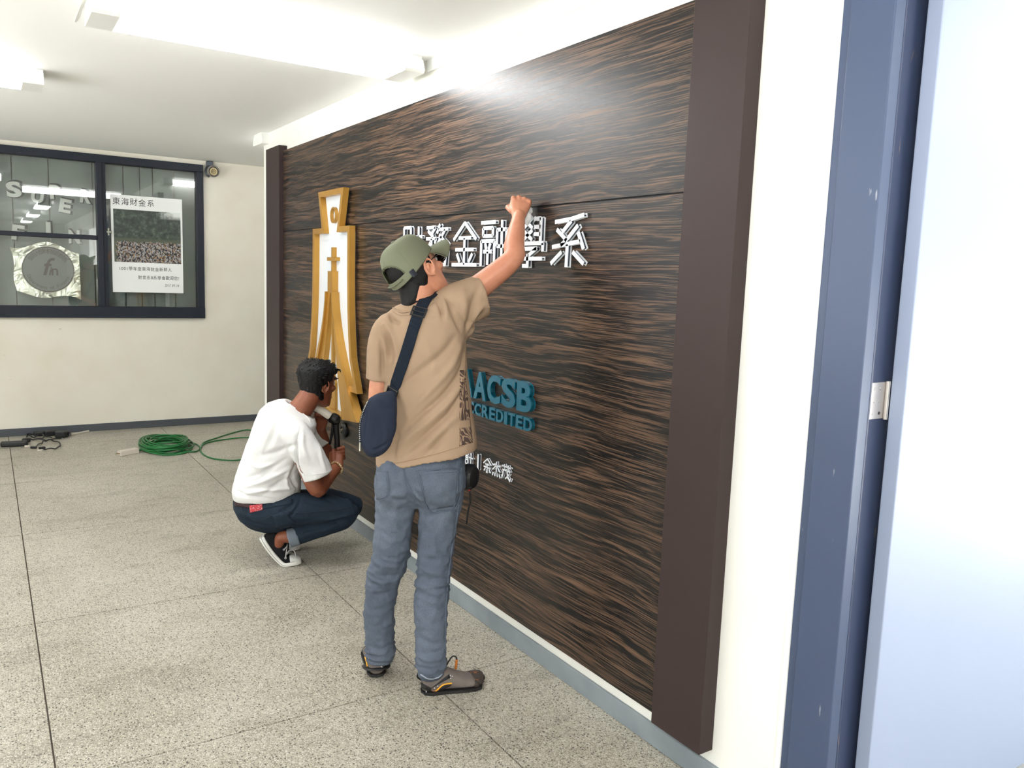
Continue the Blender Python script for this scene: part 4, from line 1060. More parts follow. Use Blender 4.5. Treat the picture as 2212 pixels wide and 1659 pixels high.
for pts, w_, h_ in [([(902, 985), (890, 1030), (897, 1075)], .010, -.006), ([(900, 1076), (900, 1110)], .014, -.014), ([(840, 1090), (875, 1082), (898, 1078)], .012, -.008), ([(905, 1080), (940, 1098), (985, 1092)], .010, -.006),
      ([(800, 1215), (835, 1222), (872, 1226)], .008, .006), ([(797, 1232), (830, 1245), (862, 1240)], .008, -.007), ([(793, 1250), (820, 1258), (858, 1256)], .007, .005), ([(805, 1195), (840, 1205), (878, 1198)], .010, -.004),
      ([(905, 1225), (935, 1235), (970, 1228)], .008, .006), ([(902, 1243), (930, 1253), (970, 1245)], .008, -.007), ([(898, 1262), (930, 1270), (968, 1262)], .008, .006), ([(897, 1280), (925, 1288), (965, 1292)], .009, -.006), ([(905, 1200), (940, 1210), (975, 1195)], .010, -.004),
      ([(794, 1395), (820, 1402), (850, 1392)], .008, -.006), ([(796, 1408), (822, 1412), (848, 1402)], .007, .005), ([(900, 1405), (930, 1412), (962, 1398)], .008, -.006), ([(902, 1420), (932, 1428), (962, 1418)], .007, .006), ([(904, 1438), (930, 1446), (960, 1436)], .007, -.006), ([(915, 1385), (940, 1392), (962, 1380)], .009, -.004),
      ([(860, 1120), (845, 1160), (842, 1200)], .02, .004), ([(945, 1120), (940, 1170), (938, 1215)], .02, .004), ([(880, 1130), (860, 1150), (840, 1155)], .010, -.003), ([(960, 1130), (935, 1145), (915, 1150)], .010, -.003)]:
    add(pts, w_, h_, sf)
V = crease(V, N_, [(a, b, c*.85) for a, b, c in cr]); V = wobble(V, N_, .005, 16, 3.0, (1, 1, .7))
for zc, zw, am, sc_ in ((.45, .10, .007, (9, 9, 34)), (.10, .07, .008, (10, 10, 44)), (.75, .07, .005, (16, 16, 22)), (.28, .12, .003, (12, 12, 24))): V = wrinkle(V, N_, am, sc_, zc, zw, zc*7); V = wobble(V, N_, .0014, 42, 9.0)
j1 = obj('jeans', V, F, M_JEAN1, person1, smooth=True); sfj = Surf(V, F)
# pockets, seams, belt loop
obj('back_pocket', *px_patch(sfj, [(903, 1018), (991, 1014), (985, 1092), (925, 1102)], .0035, 14, 14), M_JEAN1, j1, smooth=True)
obj('back_pocket', *px_patch(sfj, [(813, 1020), (838, 1018), (840, 1072), (814, 1080)], .0035, 8, 12), M_JEAN1, j1, smooth=True)
for pts in ([(903, 1019), (925, 1101), (950, 1106), (985, 1092), (991, 1015), (903, 1019)], [(906, 1022), (928, 1098), (950, 1102), (982, 1089), (988, 1018)], [(904, 1024), (950, 1021), (990, 1019)], [(838, 1019), (840, 1071), (816, 1080)], [(834, 1020), (836, 1069), (815, 1077)]):
    obj('pocket_seam', *px_tube(sfj, pts, .0018, .0036, 5), M_SEAM1, j1)
for pts in ([(871, 1010), (873, 1030), (880, 1055), (898, 1076)], [(875, 1010), (877, 1030), (885, 1055), (899, 1072)], [(873, 1006), (935, 999), (1000, 992)], [(873, 1010), (935, 1003), (1000, 996)]):
    obj('seam', *px_tube(sfj, pts, .0020, .0006, 6), M_SEAM1, j1)
for pts in ([(997, 1010), (992, 1080), (982, 1150), (972, 1215), (965, 1285), (962, 1350), (961, 1410)],):
    obj('side_seam', *px_tube(sfj, pts, .0028, .0002, 8), M_SEAM1, j1)
obj('belt_loop', *px_patch(sfj, [(985, 982), (993, 981), (994, 1000), (986, 1001)], .006, 3, 6), M_SEAM1, j1)
obj('leg_hem', *px_tube(sfj, [(909, 1457), (925, 1466), (945, 1464), (955, 1456)], .0025, .0005, 6), M_STITCH1, j1)

# --- t-shirt
TR = [((812, 1012), (1028, 966), .60), ((812, 992), (1027, 946), .60), ((815, 950), (1023, 918), .60), ((820, 900), (1017, 880), .60), ((824, 850), (1011, 836), .60), ((826, 800), (1006, 790), .61), ((824, 755), (1006, 745), .62), ((820, 718), (1006, 706), .62), ((824, 694), (1000, 672), .60), ((838, 674), (985, 650), .56), ((854, 662), (958, 640), .58), ((864, 657), (944, 637), .66)]
rg = [tring(F1, a, b, 0, q, YAW1, 2.35, 48) for a, b, q in TR]
def inset(rg_, k, dz): c = rg_.mean(0); return c + (rg_-c)*k + np.array([0, 0, dz])
rg = [inset(rg[0], .86, .05), inset(rg[0], .93, .004)] + rg + [inset(rg[-1], .84, .002), inset(rg[-1], .78, -.02)]
sp_ = [loft(rg)]
sp_.append(limb(F1, [(878, 702, 0, .045), (846, 708, 0, .058), (830, 742, .006, .060), (823, 782, .012, .055), (821, 818, .02, .056)], 24, cup=.05))
sp_.append(limb(F1, [(950, 676, .0, .080), (985, 660, .005, .083), (1020, 646, .012, .080), (1044, 638, .018, .079)], 28, cup=.05))
sp_.append(ball(F1.at(985, 706, 0), (.07, .06, .06), np.array([F1.r, F1.n, F1.z])))
V, F = union(sp_, .005, 6, .5); N_ = vnormals(V, F); sf = Surf(V, F); cr = []
for pts, w_, h_ in [([(1006, 750), (995, 800), (960, 850), (905, 900), (860, 945)], .010, -.007), ([(1000, 735), (975, 790), (930, 845), (880, 890)], .013, .006), ([(1007, 790), (985, 850), (940, 900), (880, 950), (850, 985)], .012, .005), ([(1005, 830), (975, 885), (930, 930), (870, 985)], .010, -.006),
      ([(990, 720), (960, 760), (910, 800), (870, 830)], .014, -.005), ([(1004, 880), (960, 930), (905, 975)], .014, .005), ([(985, 905), (950, 950), (920, 990)], .012, -.005), ([(842, 668), (848, 690), (866, 700)], .008, -.006), ([(850, 662), (866, 674), (890, 670)], .006, -.005),
      ([(826, 700), (840, 740), (845, 790)], .012, -.006), ([(818, 730), (826, 775), (826, 820)], .009, -.007), ([(835, 690), (850, 730), (862, 780)], .012, .004), ([(945, 650), (953, 668), (956, 690)], .006, -.006), ([(955, 642), (962, 660), (968, 690)], .008, .005), ([(970, 650), (985, 690), (1000, 720)], .012, -.005),
      ([(1036, 610), (1020, 660), (1010, 705)], .012, -.005), ([(1046, 660), (1025, 680), (1008, 715)], .010, .006), ([(1000, 625), (1005, 660), (1000, 700)], .014, .004), ([(1045, 676), (1028, 695), (1012, 722)], .008, -.006), ([(858, 830), (880, 880), (890, 930)], .02, .004), ([(905, 720), (930, 770), (935, 820)], .02, .004), ([(850, 1000), (852, 960), (860, 930)], .012, -.005)]:
    add(pts, w_, h_, sf)
V = crease(V, N_, [(a, b, c*2.3) for a, b, c in cr]); V = wobble(V, N_, .007, 9, 5.0); V = wobble(V, N_, .0016, 30, 2.0)
t1 = obj('t_shirt', V, F, M_TAN, person1, smooth=True); sft = Surf(V, F)
obj('collar', *px_tube(sft, [(846, 664), (864, 674), (890, 671), (915, 660), (936, 647)], .0032, .0006, 6), M_TAN, t1, smooth=True)
obj('collar_stitch', *px_tube(sft, [(848, 672), (866, 682), (892, 679), (918, 667), (938, 654)], .0012, .0008, 6), M_TAND, t1)
obj('hem_stitch', *px_tube(sft, [(822, 1003), (870, 998), (930, 984), (985, 968), (1004, 963)], .0012, .0006, 6), M_TAND, t1)
obj('side_seam', *px_tube(sft, [(1004, 762), (1003, 800), (1000, 850), (995, 905), (992, 960)], .0014, .0005, 6), M_TAND, t1)
# dark tribal print that wraps round from the front
def _print(g):
    z = g.sep()[2]
    w_ = g.math('SINE', g.math('MULTIPLY', g.noise(8, 1, dist=2.6), 44.0)); w2 = g.math('SINE', g.math('MULTIPLY', g.noise(5, 1, dist=1.2), 30.0))
    k = g.math('MAXIMUM', g.val(w_, -.15, .05), g.math('MULTIPLY', g.val(w2, .5, .6), g.val(w_, -.8, -.7)))
    gap = g.math('MULTIPLY', g.val(z, 1.020, 1.026), g.val(z, 1.052, 1.046)); k = g.math('MULTIPLY', k, g.math('SUBTRACT', 1.0, gap))
    g.color(g.mix(k, lin(158, 133, 110), lin(82, 66, 60)))
M_PRINT = mat('brown shirt print', rough=.9, spec=.15, build=_print)
def patch_try(sf_, quad, *a):
    try: return px_patch(sf_, quad, *a)
    except RuntimeError: return None
pp = patch_try(sft, [(993, 800), (1004, 800), (1021, 956), (992, 964)], .0012, 10, 40)
if pp: obj('shirt_print', *pp, M_PRINT, t1, smooth=True)

# --- shoes with single toes
M_SHOE = mat('taupe shoe mesh', rough=.8, build=lambda g: (g.color(g.mix(g.val(g.noise(12, 3), .35, .7), lin(118, 108, 102), lin(98, 89, 84))), g.bump(g.noise(500, 2), .15, .002)))
M_SHOEB = mat('black shoe rubber', lin(26, 25, 26), .5); M_TOE = mat('dark toe fabric', rough=.7, build=lambda g: g.color(g.mix(g.val(g.noise(40, 3, dist=1.0), .56, .66), lin(58, 50, 46), lin(150, 92, 44))))
M_YEL = mat('yellow trim', lin(236, 170, 44), .5); M_ORG = mat('orange toggle', lin(190, 108, 34), .5); M_MARK = mat('white shoe marks', lin(216, 216, 218), .6)
def toe_shoe(heel, fwd, side, parent):
    """side = +1: little toe lies to the right of fwd"""
    fwd = unit(fwd); rt = np.array([fwd[1], -fwd[0], 0]); heel = np.asarray(heel, float); up = np.array([0, 0, 1.0])
    def w(l, s_, z): return heel + fwd*l + rt*s_*side + up*z
    prof = [(.000, .021, .016, .066, 0), (.010, .031, .010, .084, 0), (.035, .037, .008, .094, 0), (.065, .037, .008, .096, .001), (.100, .037, .008, .088, .003), (.135, .040, .008, .068, .004), (.165, .045, .008, .054, .003), (.190, .047, .008, .044, .001), (.203, .043, .012, .038, -.001)]
    R_ = [ring(w(l, s_, (z0+z1)/2), rt*side, up, a, (z1-z0)/2, 22, 2.5) for l, a, z0, z1, s_ in prof]
    U = [loft(R_)]; V, F = union(U, .004, 3); up_o = obj('shoe', V, F, M_SHOE, parent, smooth=True)
    toes = [(-.032, .256, .0150), (-.012, .258, .0115), (.005, .247, .0108), (.021, .235, .0104), (.035, .219, .0100)]
    for s_, l, r in toes:
        P = np.array([w(.180, s_*.92, .024), w(.205, s_, .024), w(l-.018, s_*1.03, .021), w(l-r, s_*1.03, r+.005)])
        obj('toe', *tube(spline(P, 4), np.interp(np.linspace(0, 3, 13), range(4), [r*1.02, r*1.15, r*1.12, r]), 12, round_ends=True), M_TOE, up_o, smooth=True)
    out = [(-.004, .000), (.004, .024), (.030, .037), (.075, .038), (.12, .042), (.165, .048), (.200, .050), (.225, .043)]
    poly = [w(l, s_ + (.004 if l > .1 else 0), 0) for l, s_ in out] + [w(.250, -.010, 0), w(.252, -.032, 0)] + [w(l, -s_ + (.004 if l > .1 else 0), 0) for l, s_ in out[::-1]][1:]
    n = len(poly); c = np.mean(poly, 0); A = [p + up*.0 for p in poly]; B = [p + up*.013 for p in poly]
    obj('sole', *loft([np.array([c+(p-c)*.97 for p in poly]), np.array([p+up*.004 for p in poly]), np.array(B)]), M_SHOEB, up_o)
    return up_o, w, Surf(V, F)
hR = on_z(911, 1497, 0); tR = on_z(1041, 1476, 0)
sR, wR, sfR = toe_shoe(hR, tR-hR, 1, person1)
hL = on_z(814, 1464, 0); sL, wL, sfL = toe_shoe(hL, F1.n*.99 - F1.r*.12, -1, person1)
# trims on the near shoe, laid on its side
def try_obj(nm, pts, r, off, m, par, sf_):
    L = px_line(sf_, pts, off, 6)
    if len(L) > 2: obj(nm, *tube(L, r, 6), m, par, smooth=True)
def try_patch(nm, quad, th, m, par, sf_, a=8, b=8):
    p = patch_try(sf_, quad, th, a, b)
    if p: obj(nm, *p, m, par, smooth=True)
try_patch('heel_counter', [(899, 1468), (912, 1476), (924, 1500), (906, 1500)], .003, M_SHOEB, sR, sfR)
try_patch('black_panel', [(948, 1486), (976, 1474), (974, 1480), (946, 1496)], .0035, M_SHOEB, sR, sfR)
try_obj('yellow_trim', [(932, 1499), (945, 1488), (958, 1478), (976, 1475)], .0028, .003, M_YEL, sR, sfR)
try_obj('yellow_trim', [(931, 1499), (944, 1497), (950, 1493)], .0030, .003, M_YEL, sR, sfR)
try_patch('ankle_trim', [(910, 1474), (932, 1486), (930, 1492), (908, 1486)], .002, M_SHOEB, sR, sfR, 8, 4)
try_patch('ankle_trim', [(932, 1486), (962, 1462), (970, 1456), (972, 1464)], .002, M_SHOEB, sR, sfR, 8, 4)
for u, v in ((906, 1494), (911, 1495), (916, 1494), (921, 1492), (938, 1485), (945, 1481), (972, 1459), (976, 1461), (973, 1465)):
    p, n = sfR.px(u, v)
    if p is not None: obj('white_mark', *ball(p+outward(p, n)*.004, .0024, n=8, m=6), M_MARK, sR)
ll = [wR(.088, .004, .088), wR(.100, .012, .118), wR(.118, .006, .132), wR(.135, -.002, .118), wR(.132, .000, .082)]
obj('lace_loop', *tube(spline(ll, 6), .0030, 7), M_SHOEB, sR, smooth=True)
obj('lace_toggle', *tube([wR(.136, -.002, .112), wR(.132, .000, .076)], .0050, 8), M_ORG, sR, smooth=True)
obj('pull_tab', *tube(spline([wR(-.002, 0, .052), wR(-.018, 0, .066), wR(-.014, 0, .082), wR(.006, 0, .078)], 5), .0030, 6), M_SHOEB, sR, smooth=True)
obj('pull_tab', *tube([wL(.004, 0, .050), wL(.010, 0, .085)], .0042, 6), M_MARK, sL, smooth=True)
for s_ in (-1, 1): obj('yellow_trim', *tube([wL(.02, s_*.036, .040), wL(.05, s_*.040, .052), wL(.09, s_*.042, .044)], .0028, 6), M_YEL, sL, smooth=True)
for a, b in ((-.020, .040), (-.014, .034), (.012, .036), (-.017, .046)):
    obj('white_mark', *ball(wL(.000, a, b), .0028, n=8, m=6), M_MARK, sL)
obj('heel_counter', *tube(spline([wL(.050, -.037, .030), wL(.015, -.030, .034), wL(.002, 0, .036), wL(.015, .030, .034), wL(.050, .037, .030)], 5), .020, 10, flat=.30, ref=(0, 0, 1)), M_SHOEB, sL, smooth=True)

# --- wiping cloth in the fist
M_CLOTH = cloth('white wiping cloth', lin(238, 238, 236), lin(224, 224, 224), 300)
c0 = hp(.034, .022, .034)
V, F = ball(c0, (.017, .019, .040), np.array([rt_, fw_, up_]), 26, 20); N_ = vnormals(V, F); V = wobble(V, N_, .012, 48, 4.0); V = wobble(V, N_, .005, 110, 1.0)
rag = obj('wiping_cloth', V, F, M_CLOTH, smooth=True); tag(rag, 'crumpled white wiping cloth gripped in the raised fist against the sign', 'cloth')

# --- sling bag
M_NAVY = cloth('navy nylon', lin(40, 46, 62), lin(32, 37, 51), 260); M_STRAP = cloth('dark navy webbing', lin(26, 34, 46), lin(20, 27, 38), 400)
M_ZIP = mat('zip teeth', lin(190, 186, 174), .35, .7)
bn = -.135
outl = [(797, 859), (816, 848), (842, 843), (853, 850), (857, 870), (858, 900), (856, 925), (851, 947), (842, 968), (826, 983), (806, 990), (790, 982), (779, 960), (775, 930), (781, 900), (788, 876)]
OP = spline(np.array([F1.at(u, v, bn) for u, v in outl+outl[:1]]), 3)[:-1]; cen = OP.mean(0)
bagc = F1.at(818, 918, bn)
bag = empty('sling_bag', (bagc[0], bagc[1], OP[:, 2].min()), 'navy nylon sling bag with wide dark strap worn across the tan t-shirt', 'bag')
R_ = []
for s_, q in [(.02, -1.), (.35, -.97), (.62, -.86), (.82, -.66), (.94, -.38), (1.0, 0.0), (.95, .40), (.82, .68), (.6, .9), (.3, 1), (.02, 1)]:
    R_.append(cen + (OP-cen)*s_ + F1.n*.042*q)
V, F = loft(R_); N_ = vnormals(V, F); V = wobble(V, N_, .006, 17, 6.0); V = wobble(V, N_, .002, 60, 6.0)
V, F = union([(V, F)], .004, 2); N_ = vnormals(V, F); sfb = Surf(V, F)
cr = []
for pts, w_, h_ in [([(800, 868), (792, 905), (788, 950)], .006, -.004), ([(815, 860), (830, 880), (850, 885)], .006, -.004), ([(800, 975), (825, 965), (848, 950)], .006, -.004), ([(830, 905), (835, 935), (830, 965)], .008, .003)]: add(pts, w_, h_, sfb)
V = crease(V, N_, cr)
obj('pouch', V, F, M_NAVY, bag, smooth=True); sfb = Surf(V, F)
Z = px_line(sfb, [(795, 868), (787, 885), (781, 905), (778, 930), (779, 955)], .002, 6)
if len(Z) > 3:
    obj('zip', *tube(Z, .0035, 6), M_STRAP, bag)
    for k in range(0, len(Z)-1):
        obj('zip_tooth', *ball(Z[k]+F1.n*-.003, .0022, n=6, m=4), M_ZIP, bag)
    obj('zip_pull', *tube([Z[-1]-F1.n*.006, Z[-1]-F1.n*.006-np.array([0, 0, .03])], .003, 6), M_ZIP, bag)
# strap up the back, over the right shoulder and round the chest to the pouch
bk_pts = [(849, 852), (856, 830), (866, 800), (876, 770), (886, 738), (896, 705), (906, 676), (916, 655), (922, 646)]
SP = []
for u, v in spline(np.array(bk_pts, float), 4):
    p, n = sft.px(u, v)
    if p is not None: SP.append((p+outward(p, n)*.005, outward(p, n)))
def strap_pts_front():
    out = []
    for r_, z in ((.055, 1.50), (.035, 1.44), (.01, 1.36), (-.03, 1.26), (-.08, 1.15), (-.13, 1.06), (-.19, .99)):
        o = F1.w(r_, .5, z); p, n = sft.cast(o, -F1.n)
        if p is not None:
            n = n if n @ F1.n > 0 else -n; out.append((p+n*.005, n))
    return out
fr_ = strap_pts_front(); side_ = [(F1.w(-.205, .02, .96), -F1.r), (F1.w(-.200, -.07, .935), -F1.r)]
top_ = F1.w(.045, .03, SP[-1][0][2]+.006)
p_, n_ = sft.cast(F1.w(.05, .02, 2.0), (0, 0, -1))
mid_ = [(p_+np.array([0, 0, .005]), np.array([0, 0, 1.0]))] if p_ is not None else []
path = SP + mid_ + fr_ + side_
def ribbon(path, hw, th):
    P = np.array([q[0] for q in path]); Nn = np.array([q[1] for q in path]); m = len(P); R_ = []
    for i in range(m):
        t = unit(P[min(i+1, m-1)]-P[max(i-1, 0)]); s_ = unit(np.cross(t, Nn[i])); nn = np.cross(s_, t)
        R_.append(np.array([P[i]-s_*hw-nn*th, P[i]+s_*hw-nn*th, P[i]+s_*hw+nn*th, P[i]-s_*hw+nn*th]))
    return loft(R_)
obj('strap', *ribbon(path, .0215, .0018), M_STRAP, bag)
iS = min(range(len(SP)), key=lambda i: abs(SP[i][0][2]-1.435)); P_, N2 = SP[iS]; t_ = unit(SP[iS+1][0]-SP[iS-1][0]); s_ = unit(np.cross(t_, N2)); nn = np.cross(s_, t_)
fr4 = [P_ + s_*a + t_*b + nn*.004 for a, b in ((-.026, -.016), (.026, -.016), (.026, .016), (-.026, .016), (-.026, -.016))]
obj('slider_buckle', *merge(*[tube([fr4[i], fr4[i+1]], .0032, 6, round_ends=True) for i in range(4)], tube([P_-s_*.026+nn*.004, P_+s_*.026+nn*.004], .003, 6)), mat('black plastic', lin(18, 18, 20), .35), bag)
P_, N2 = SP[1]; t_ = unit(SP[3][0]-SP[0][0]); s_ = unit(np.cross(t_, N2)); nn = np.cross(s_, t_)
fr4 = [P_ + s_*a + t_*b + nn*.004 for a, b in ((-.024, -.014), (.024, -.014), (.024, .012), (-.024, .012), (-.024, -.014))]
obj('strap_buckle', *merge(*[tube([fr4[i], fr4[i+1]], .0034, 6, round_ends=True) for i in range(4)]), MATS['black plastic'], bag)

# --- ribbed black reel with a cord at the belt
rc = F1.at(1014, 1030, .03)
rl = empty('belt_reel', (rc[0], rc[1], rc[2]-.05), 'black ribbed reel with red side and hanging cord clipped beside the jeans pocket', 'tool reel')
axr = unit(F1.r*.55 - F1.n*.84)
axr = unit(F1.r*.80 - F1.n*.45)
b_ = rc - axr*.022
obj('reel_body', *lathe(b_, axr, [(.030, 0), (.046, .004)] + [(.050 if k % 2 else .046, .006+.0038*k) for k in range(9)] + [(.040, .044), (.020, .048)], 28), M_RUB, rl)
obj('red_side', *lathe(b_-axr*.003, axr, [(.020, 0), (.034, .001), (.036, .006)], 24), mat('red plastic', lin(160, 26, 34), .35), rl)
obj('red_stud', *ball(rc+np.array([0, 0, -.047])-F1.n*.020, .0045, n=10, m=6), MATS['red plastic'], rl)
obj('cord', *tube(spline([rc+np.array([0, 0, -.04]), rc+F1.r*.006+np.array([0, 0, -.09]), rc-F1.r*.002+np.array([0, 0, -.14]), rc-F1.r*.006+np.array([0, 0, -.185])], 5), .0038, 7), M_BLACKC, rl, smooth=True)
obj('belt_clip', *box(-.004, .004, -.004, .004, 0, .03), M_RUB, rl) if False else None
obj('clip', *tube([b_, b_-axr*.02-F1.r*.01+np.array([0, 0, .02])], .005, 8), M_RUB, rl)
# ================================================================== the man who squats
F2 = Frame(-.50, 4.20)
M_SKIN2 = skin_mat('brown skin', lin(140, 82, 56), lin(124, 68, 47), lin(106, 56, 40))
M_JEAN2 = denim('dark blue denim', lin(30, 41, 54), lin(42, 54, 67), lin(21, 29, 40))
M_SEAM2 = mat('dark denim seam', lin(26, 36, 50), .9)
M_TEE = cloth('white cotton', lin(226, 225, 223), lin(214, 213, 212), 420)
M_CUFF = denim('pale denim inside', lin(112, 120, 130), lin(126, 134, 144), lin(96, 104, 116))
H2 = Head(F2.at(684, 830, .03), F2, math.radians(52), math.radians(-6), math.radians(-4), 1.02)
parts = head_parts(H2)
nb = F2.at(636, 905, .03); nt_ = H2.w((0, -.032, -.060))[0]
parts.append(tube(spline([F2.at(618, 950, .03), nb, nb*.45+nt_*.55, nt_, H2.w((0, -.02, -.01))[0]], 4), np.interp(np.linspace(0, 4, 17), range(5), [.10, .072, .062, .060, .05]), 24))
# trunk inside the shirt
parts.append(loft([tring(F2, a, b, .03, 1.0, 0, 2.1, 28) for a, b in (((535, 1100), (625, 1098)), ((530, 1040), (630, 1035)), ((545, 985), (645, 985)), ((565, 930), (655, 940)), ((595, 890), (655, 905)))]))
# right arm: elbow low, forearm up to the tool
shR = F2.at(638, 940, -.13); elR = F2.at(684, 1056, -.17); wrR = F2.at(729, 1008, .02)
parts.append(tube(spline([shR, shR*.5+elR*.5, elR, elR*.65+wrR*.35, wrR], 5), np.interp(np.linspace(0, 4, 21), range(5), [.058, .054, .043, .043, .029]), 20))
hd = F2.at(724, 972, .075)          # where the fist closes on the handle
gdir = unit(F2.at(727, 975, .085) - F2.at(722, 908, .085))     # down along the handle
pd = unit(hd-wrR); sd = unit(np.cross(pd, F2.n)); 
parts.append(loft([ring(wrR-pd*.012, F2.n, unit(np.cross(F2.n, pd)), .024, .028, 18), ring(wrR+pd*.025, F2.n, unit(np.cross(F2.n, pd)), .022, .036, 18, 2.4), ring(wrR+pd*.065, F2.n, unit(np.cross(F2.n, pd)), .022, .040, 18, 2.6), ring(wrR+pd*.090, F2.n, unit(np.cross(F2.n, pd)), .018, .036, 18, 2.6)]))
kn = wrR+pd*.078
for k in range(4):
    b_ = kn - F2.n*.012 + gdir*(.036*(k-1.4)*.55) + F2.r*.014
    parts.append(finger(b_, [F2.r*.9+F2.n*.3+np.array([0, 0, .15]), F2.n*.95-F2.r*.15, -F2.r*.9+F2.n*.3], [.034, .028, .022], .0098))
parts.append(finger(wrR+pd*.045-F2.n*.014-F2.r*.016, [np.array([0, 0, .9])+F2.n*.4, F2.n*.8+np.array([0, 0, .5]), F2.n*.6+F2.r*.6], [.034, .028, .022], .0112))
# left arm: reaches round to steady the barrel
shL = F2.at(660, 915, .20); elL = F2.at(704, 985, .22); wrL = F2.at(692, 925, .15)
parts.append(tube(spline([shL, shL*.5+elL*.5, elL, elL*.5+wrL*.5, wrL], 5), np.interp(np.linspace(0, 4, 21), range(5), [.055, .048, .042, .038, .028]), 18))
pL = unit(F2.at(694, 902, .12)-wrL); xL = unit(np.cross(pL, F2.n)); 
parts.append(loft([ring(wrL-pL*.01, xL, F2.n, .028, .022, 16), ring(wrL+pL*.03, xL, F2.n, .036, .019, 16, 2.5), ring(wrL+pL*.062, xL, F2.n, .038, .017, 16, 2.6)]))
for k in range(4):
    parts.append(finger(wrL+pL*.058+xL*(-.028+.019*k)-F2.n*.004, [pL*.7-F2.n*.5, pL*.6-F2.n*.75, pL*.9+F2.n*.3], [.030, .024, .018], .0092))
parts.append(finger(wrL+pL*.02+F2.n*.012+xL*.02, [pL*.8+xL*.3+F2.n*.3, pL+F2.n*.1, pL-F2.n*.3], [.032, .026, .02], .0108))
# legs inside the trousers down to the ankles
parts.append(limb(F2, [(580, 1085, 0, .07), (600, 1108, -.08, .060), (680, 1100, -.10, .055), (742, 1108, -.10, .042), (690, 1134, -.09, .042), (640, 1158, -.085, .034), (608, 1160, -.080, .031), (602, 1174, -.078, .027)], 16))
parts.append(limb(F2, [(590, 1085, .08, .07), (620, 1100, .16, .060), (700, 1085, .20, .055), (752, 1092, .20, .042), (690, 1112, .19, .042), (640, 1132, .18, .034), (604, 1142, .17, .034), (590, 1150, .165, .036)], 16))
V, F = union(parts, .0040, 4, .5)
person2 = obj('person', V, F, M_SKIN2, origin=(-.50, 4.20, 0), smooth=True)
tag(person2, 'person in white t-shirt and dark jeans squatting under the gold emblem with a caulking gun', 'person')
eyes(H2, person2)
def hair2(t, z):
    a = abs(t)
    face = 1 if a > 2.2 else 0
    front = (a-1.15)/.18 if z < .060 else (z-.058)/.012 + (a-.2)*.4       # hairline over the brow
    front = max(-1, min(1, front))
    if z < .0: front = max(-1, min(1, (a-1.62)/.16))                       # behind the ears
    elif z < .03: front = max(-1, min(1, (a-1.34)/.12))
    low = max(-1, min(1, (z+.070+.012*math.cos(3*a))/.018)); k = min(front, low)
    if k <= 0: return .006*k-.001
    th = .006 + .012*max(0, min(1, (z+.03)/.10))
    return th*k
V, F = hair_shell(H2, hair2, np.concatenate([np.linspace(-.095, .105, 44), [.110, .114, .117]]), 128, 4.0, .004)
obj('hair', V, F, M_HAIR, person2, smooth=True)
# short tufts at the crown and over the brow
tf = []
for k in range(150):
    a = random.uniform(-math.pi, math.pi); z = random.uniform(.035, .116); 
    if abs(a) < 1.15 and z < .075: continue
    P, t = head_ring(z, N=64); i = int((a % (2*math.pi))/(2*math.pi)*64) % 64; p = P[i]; c = np.array([0, 0, .02]); d = unit(p-c)
    b0 = p + d*.012; tip = p + d*(.026+random.uniform(0, .006)) + np.array([random.uniform(-.006, .006), .012, .0])
    tf.append(tube(np.array([b0, (b0+tip)/2+d*.002, tip]), [.0042, .003, .0006], 5))
for k in range(26):
    x = random.uniform(-.05, .052); tf.append(tube(np.array([(x, .080, .090), (x*1.02, .104, .088), (x*1.05+.004, .108, .078+random.uniform(-.006, .006))]), [.006, .0042, .0006], 5))
v_, f_ = merge(*[H2.vf(q) for q in tf]); ho = obj('hair_tufts', v_, f_, M_HAIR, person2); ho['kind'] = 'stuff'

# --- jeans
jp = [loft([tring(F2, a, b, .035, q, 0, 2.3, 32) for a, b, q in (((509, 1060), (640, 1052), 1.05), ((504, 1076), (646, 1070), 1.08), ((504, 1096), (646, 1096), 1.1), ((514, 1116), (642, 1118), 1.1), ((536, 1134), (634, 1136), 1.05), ((562, 1145), (618, 1146), .9))])]
jp.append(limb(F2, [(575, 1105, -.07, .090), (630, 1102, -.095, .090), (690, 1098, -.105, .083), (735, 1103, -.105, .068), (752, 1108, -.10, .060)], 22))
jp.append(limb(F2, [(752, 1108, -.10, .060), (735, 1122, -.10, .060), (700, 1134, -.095, .060), (665, 1147, -.09, .054), (632, 1161, -.085, .048)], 22, ends=False))
jp.append(limb(F2, [(590, 1100, .14, .090), (650, 1092, .18, .090), (710, 1086, .20, .082), (762, 1092, .20, .062)], 22))
jp.append(limb(F2, [(762, 1092, .20, .062), (745, 1104, .20, .062), (700, 1116, .19, .060), (640, 1136, .18, .048)], 22, ends=False))
V, F = union(jp, .0055, 4, .5); N_ = vnormals(V, F); sf = Surf(V, F); cr = []
for pts, w_, h_ in [([(640, 1075), (625, 1095), (600, 1110)], .012, -.008), ([(650, 1070), (640, 1100), (610, 1130)], .010, -.008), ([(770, 1118), (740, 1122), (700, 1135), (650, 1150)], .010, -.010), ([(700, 1122), (730, 1118), (765, 1112)], .010, .006), ([(745, 1075), (760, 1092), (768, 1110)], .008, .005), ([(690, 1070), (720, 1085), (750, 1090)], .010, -.004), ([(660, 1085), (700, 1090), (750, 1092)], .008, -.003), ([(720, 1125), (735, 1135), (745, 1130)], .006, -.005), ([(660, 1150), (690, 1148), (720, 1140)], .007, .005), ([(655, 1165), (690, 1155), (730, 1140)], .006, -.004), ([(520, 1120), (560, 1132), (610, 1140)], .010, -.005), ([(600, 1085), (612, 1105), (640, 1120)], .010, .005)]: add(pts, w_, h_, sf)
V = crease(V, N_, [(a, b, c*1.3) for a, b, c in cr]); V = wobble(V, N_, .004, 14, 8.0); V = wobble(V, N_, .0014, 44, 3.0)
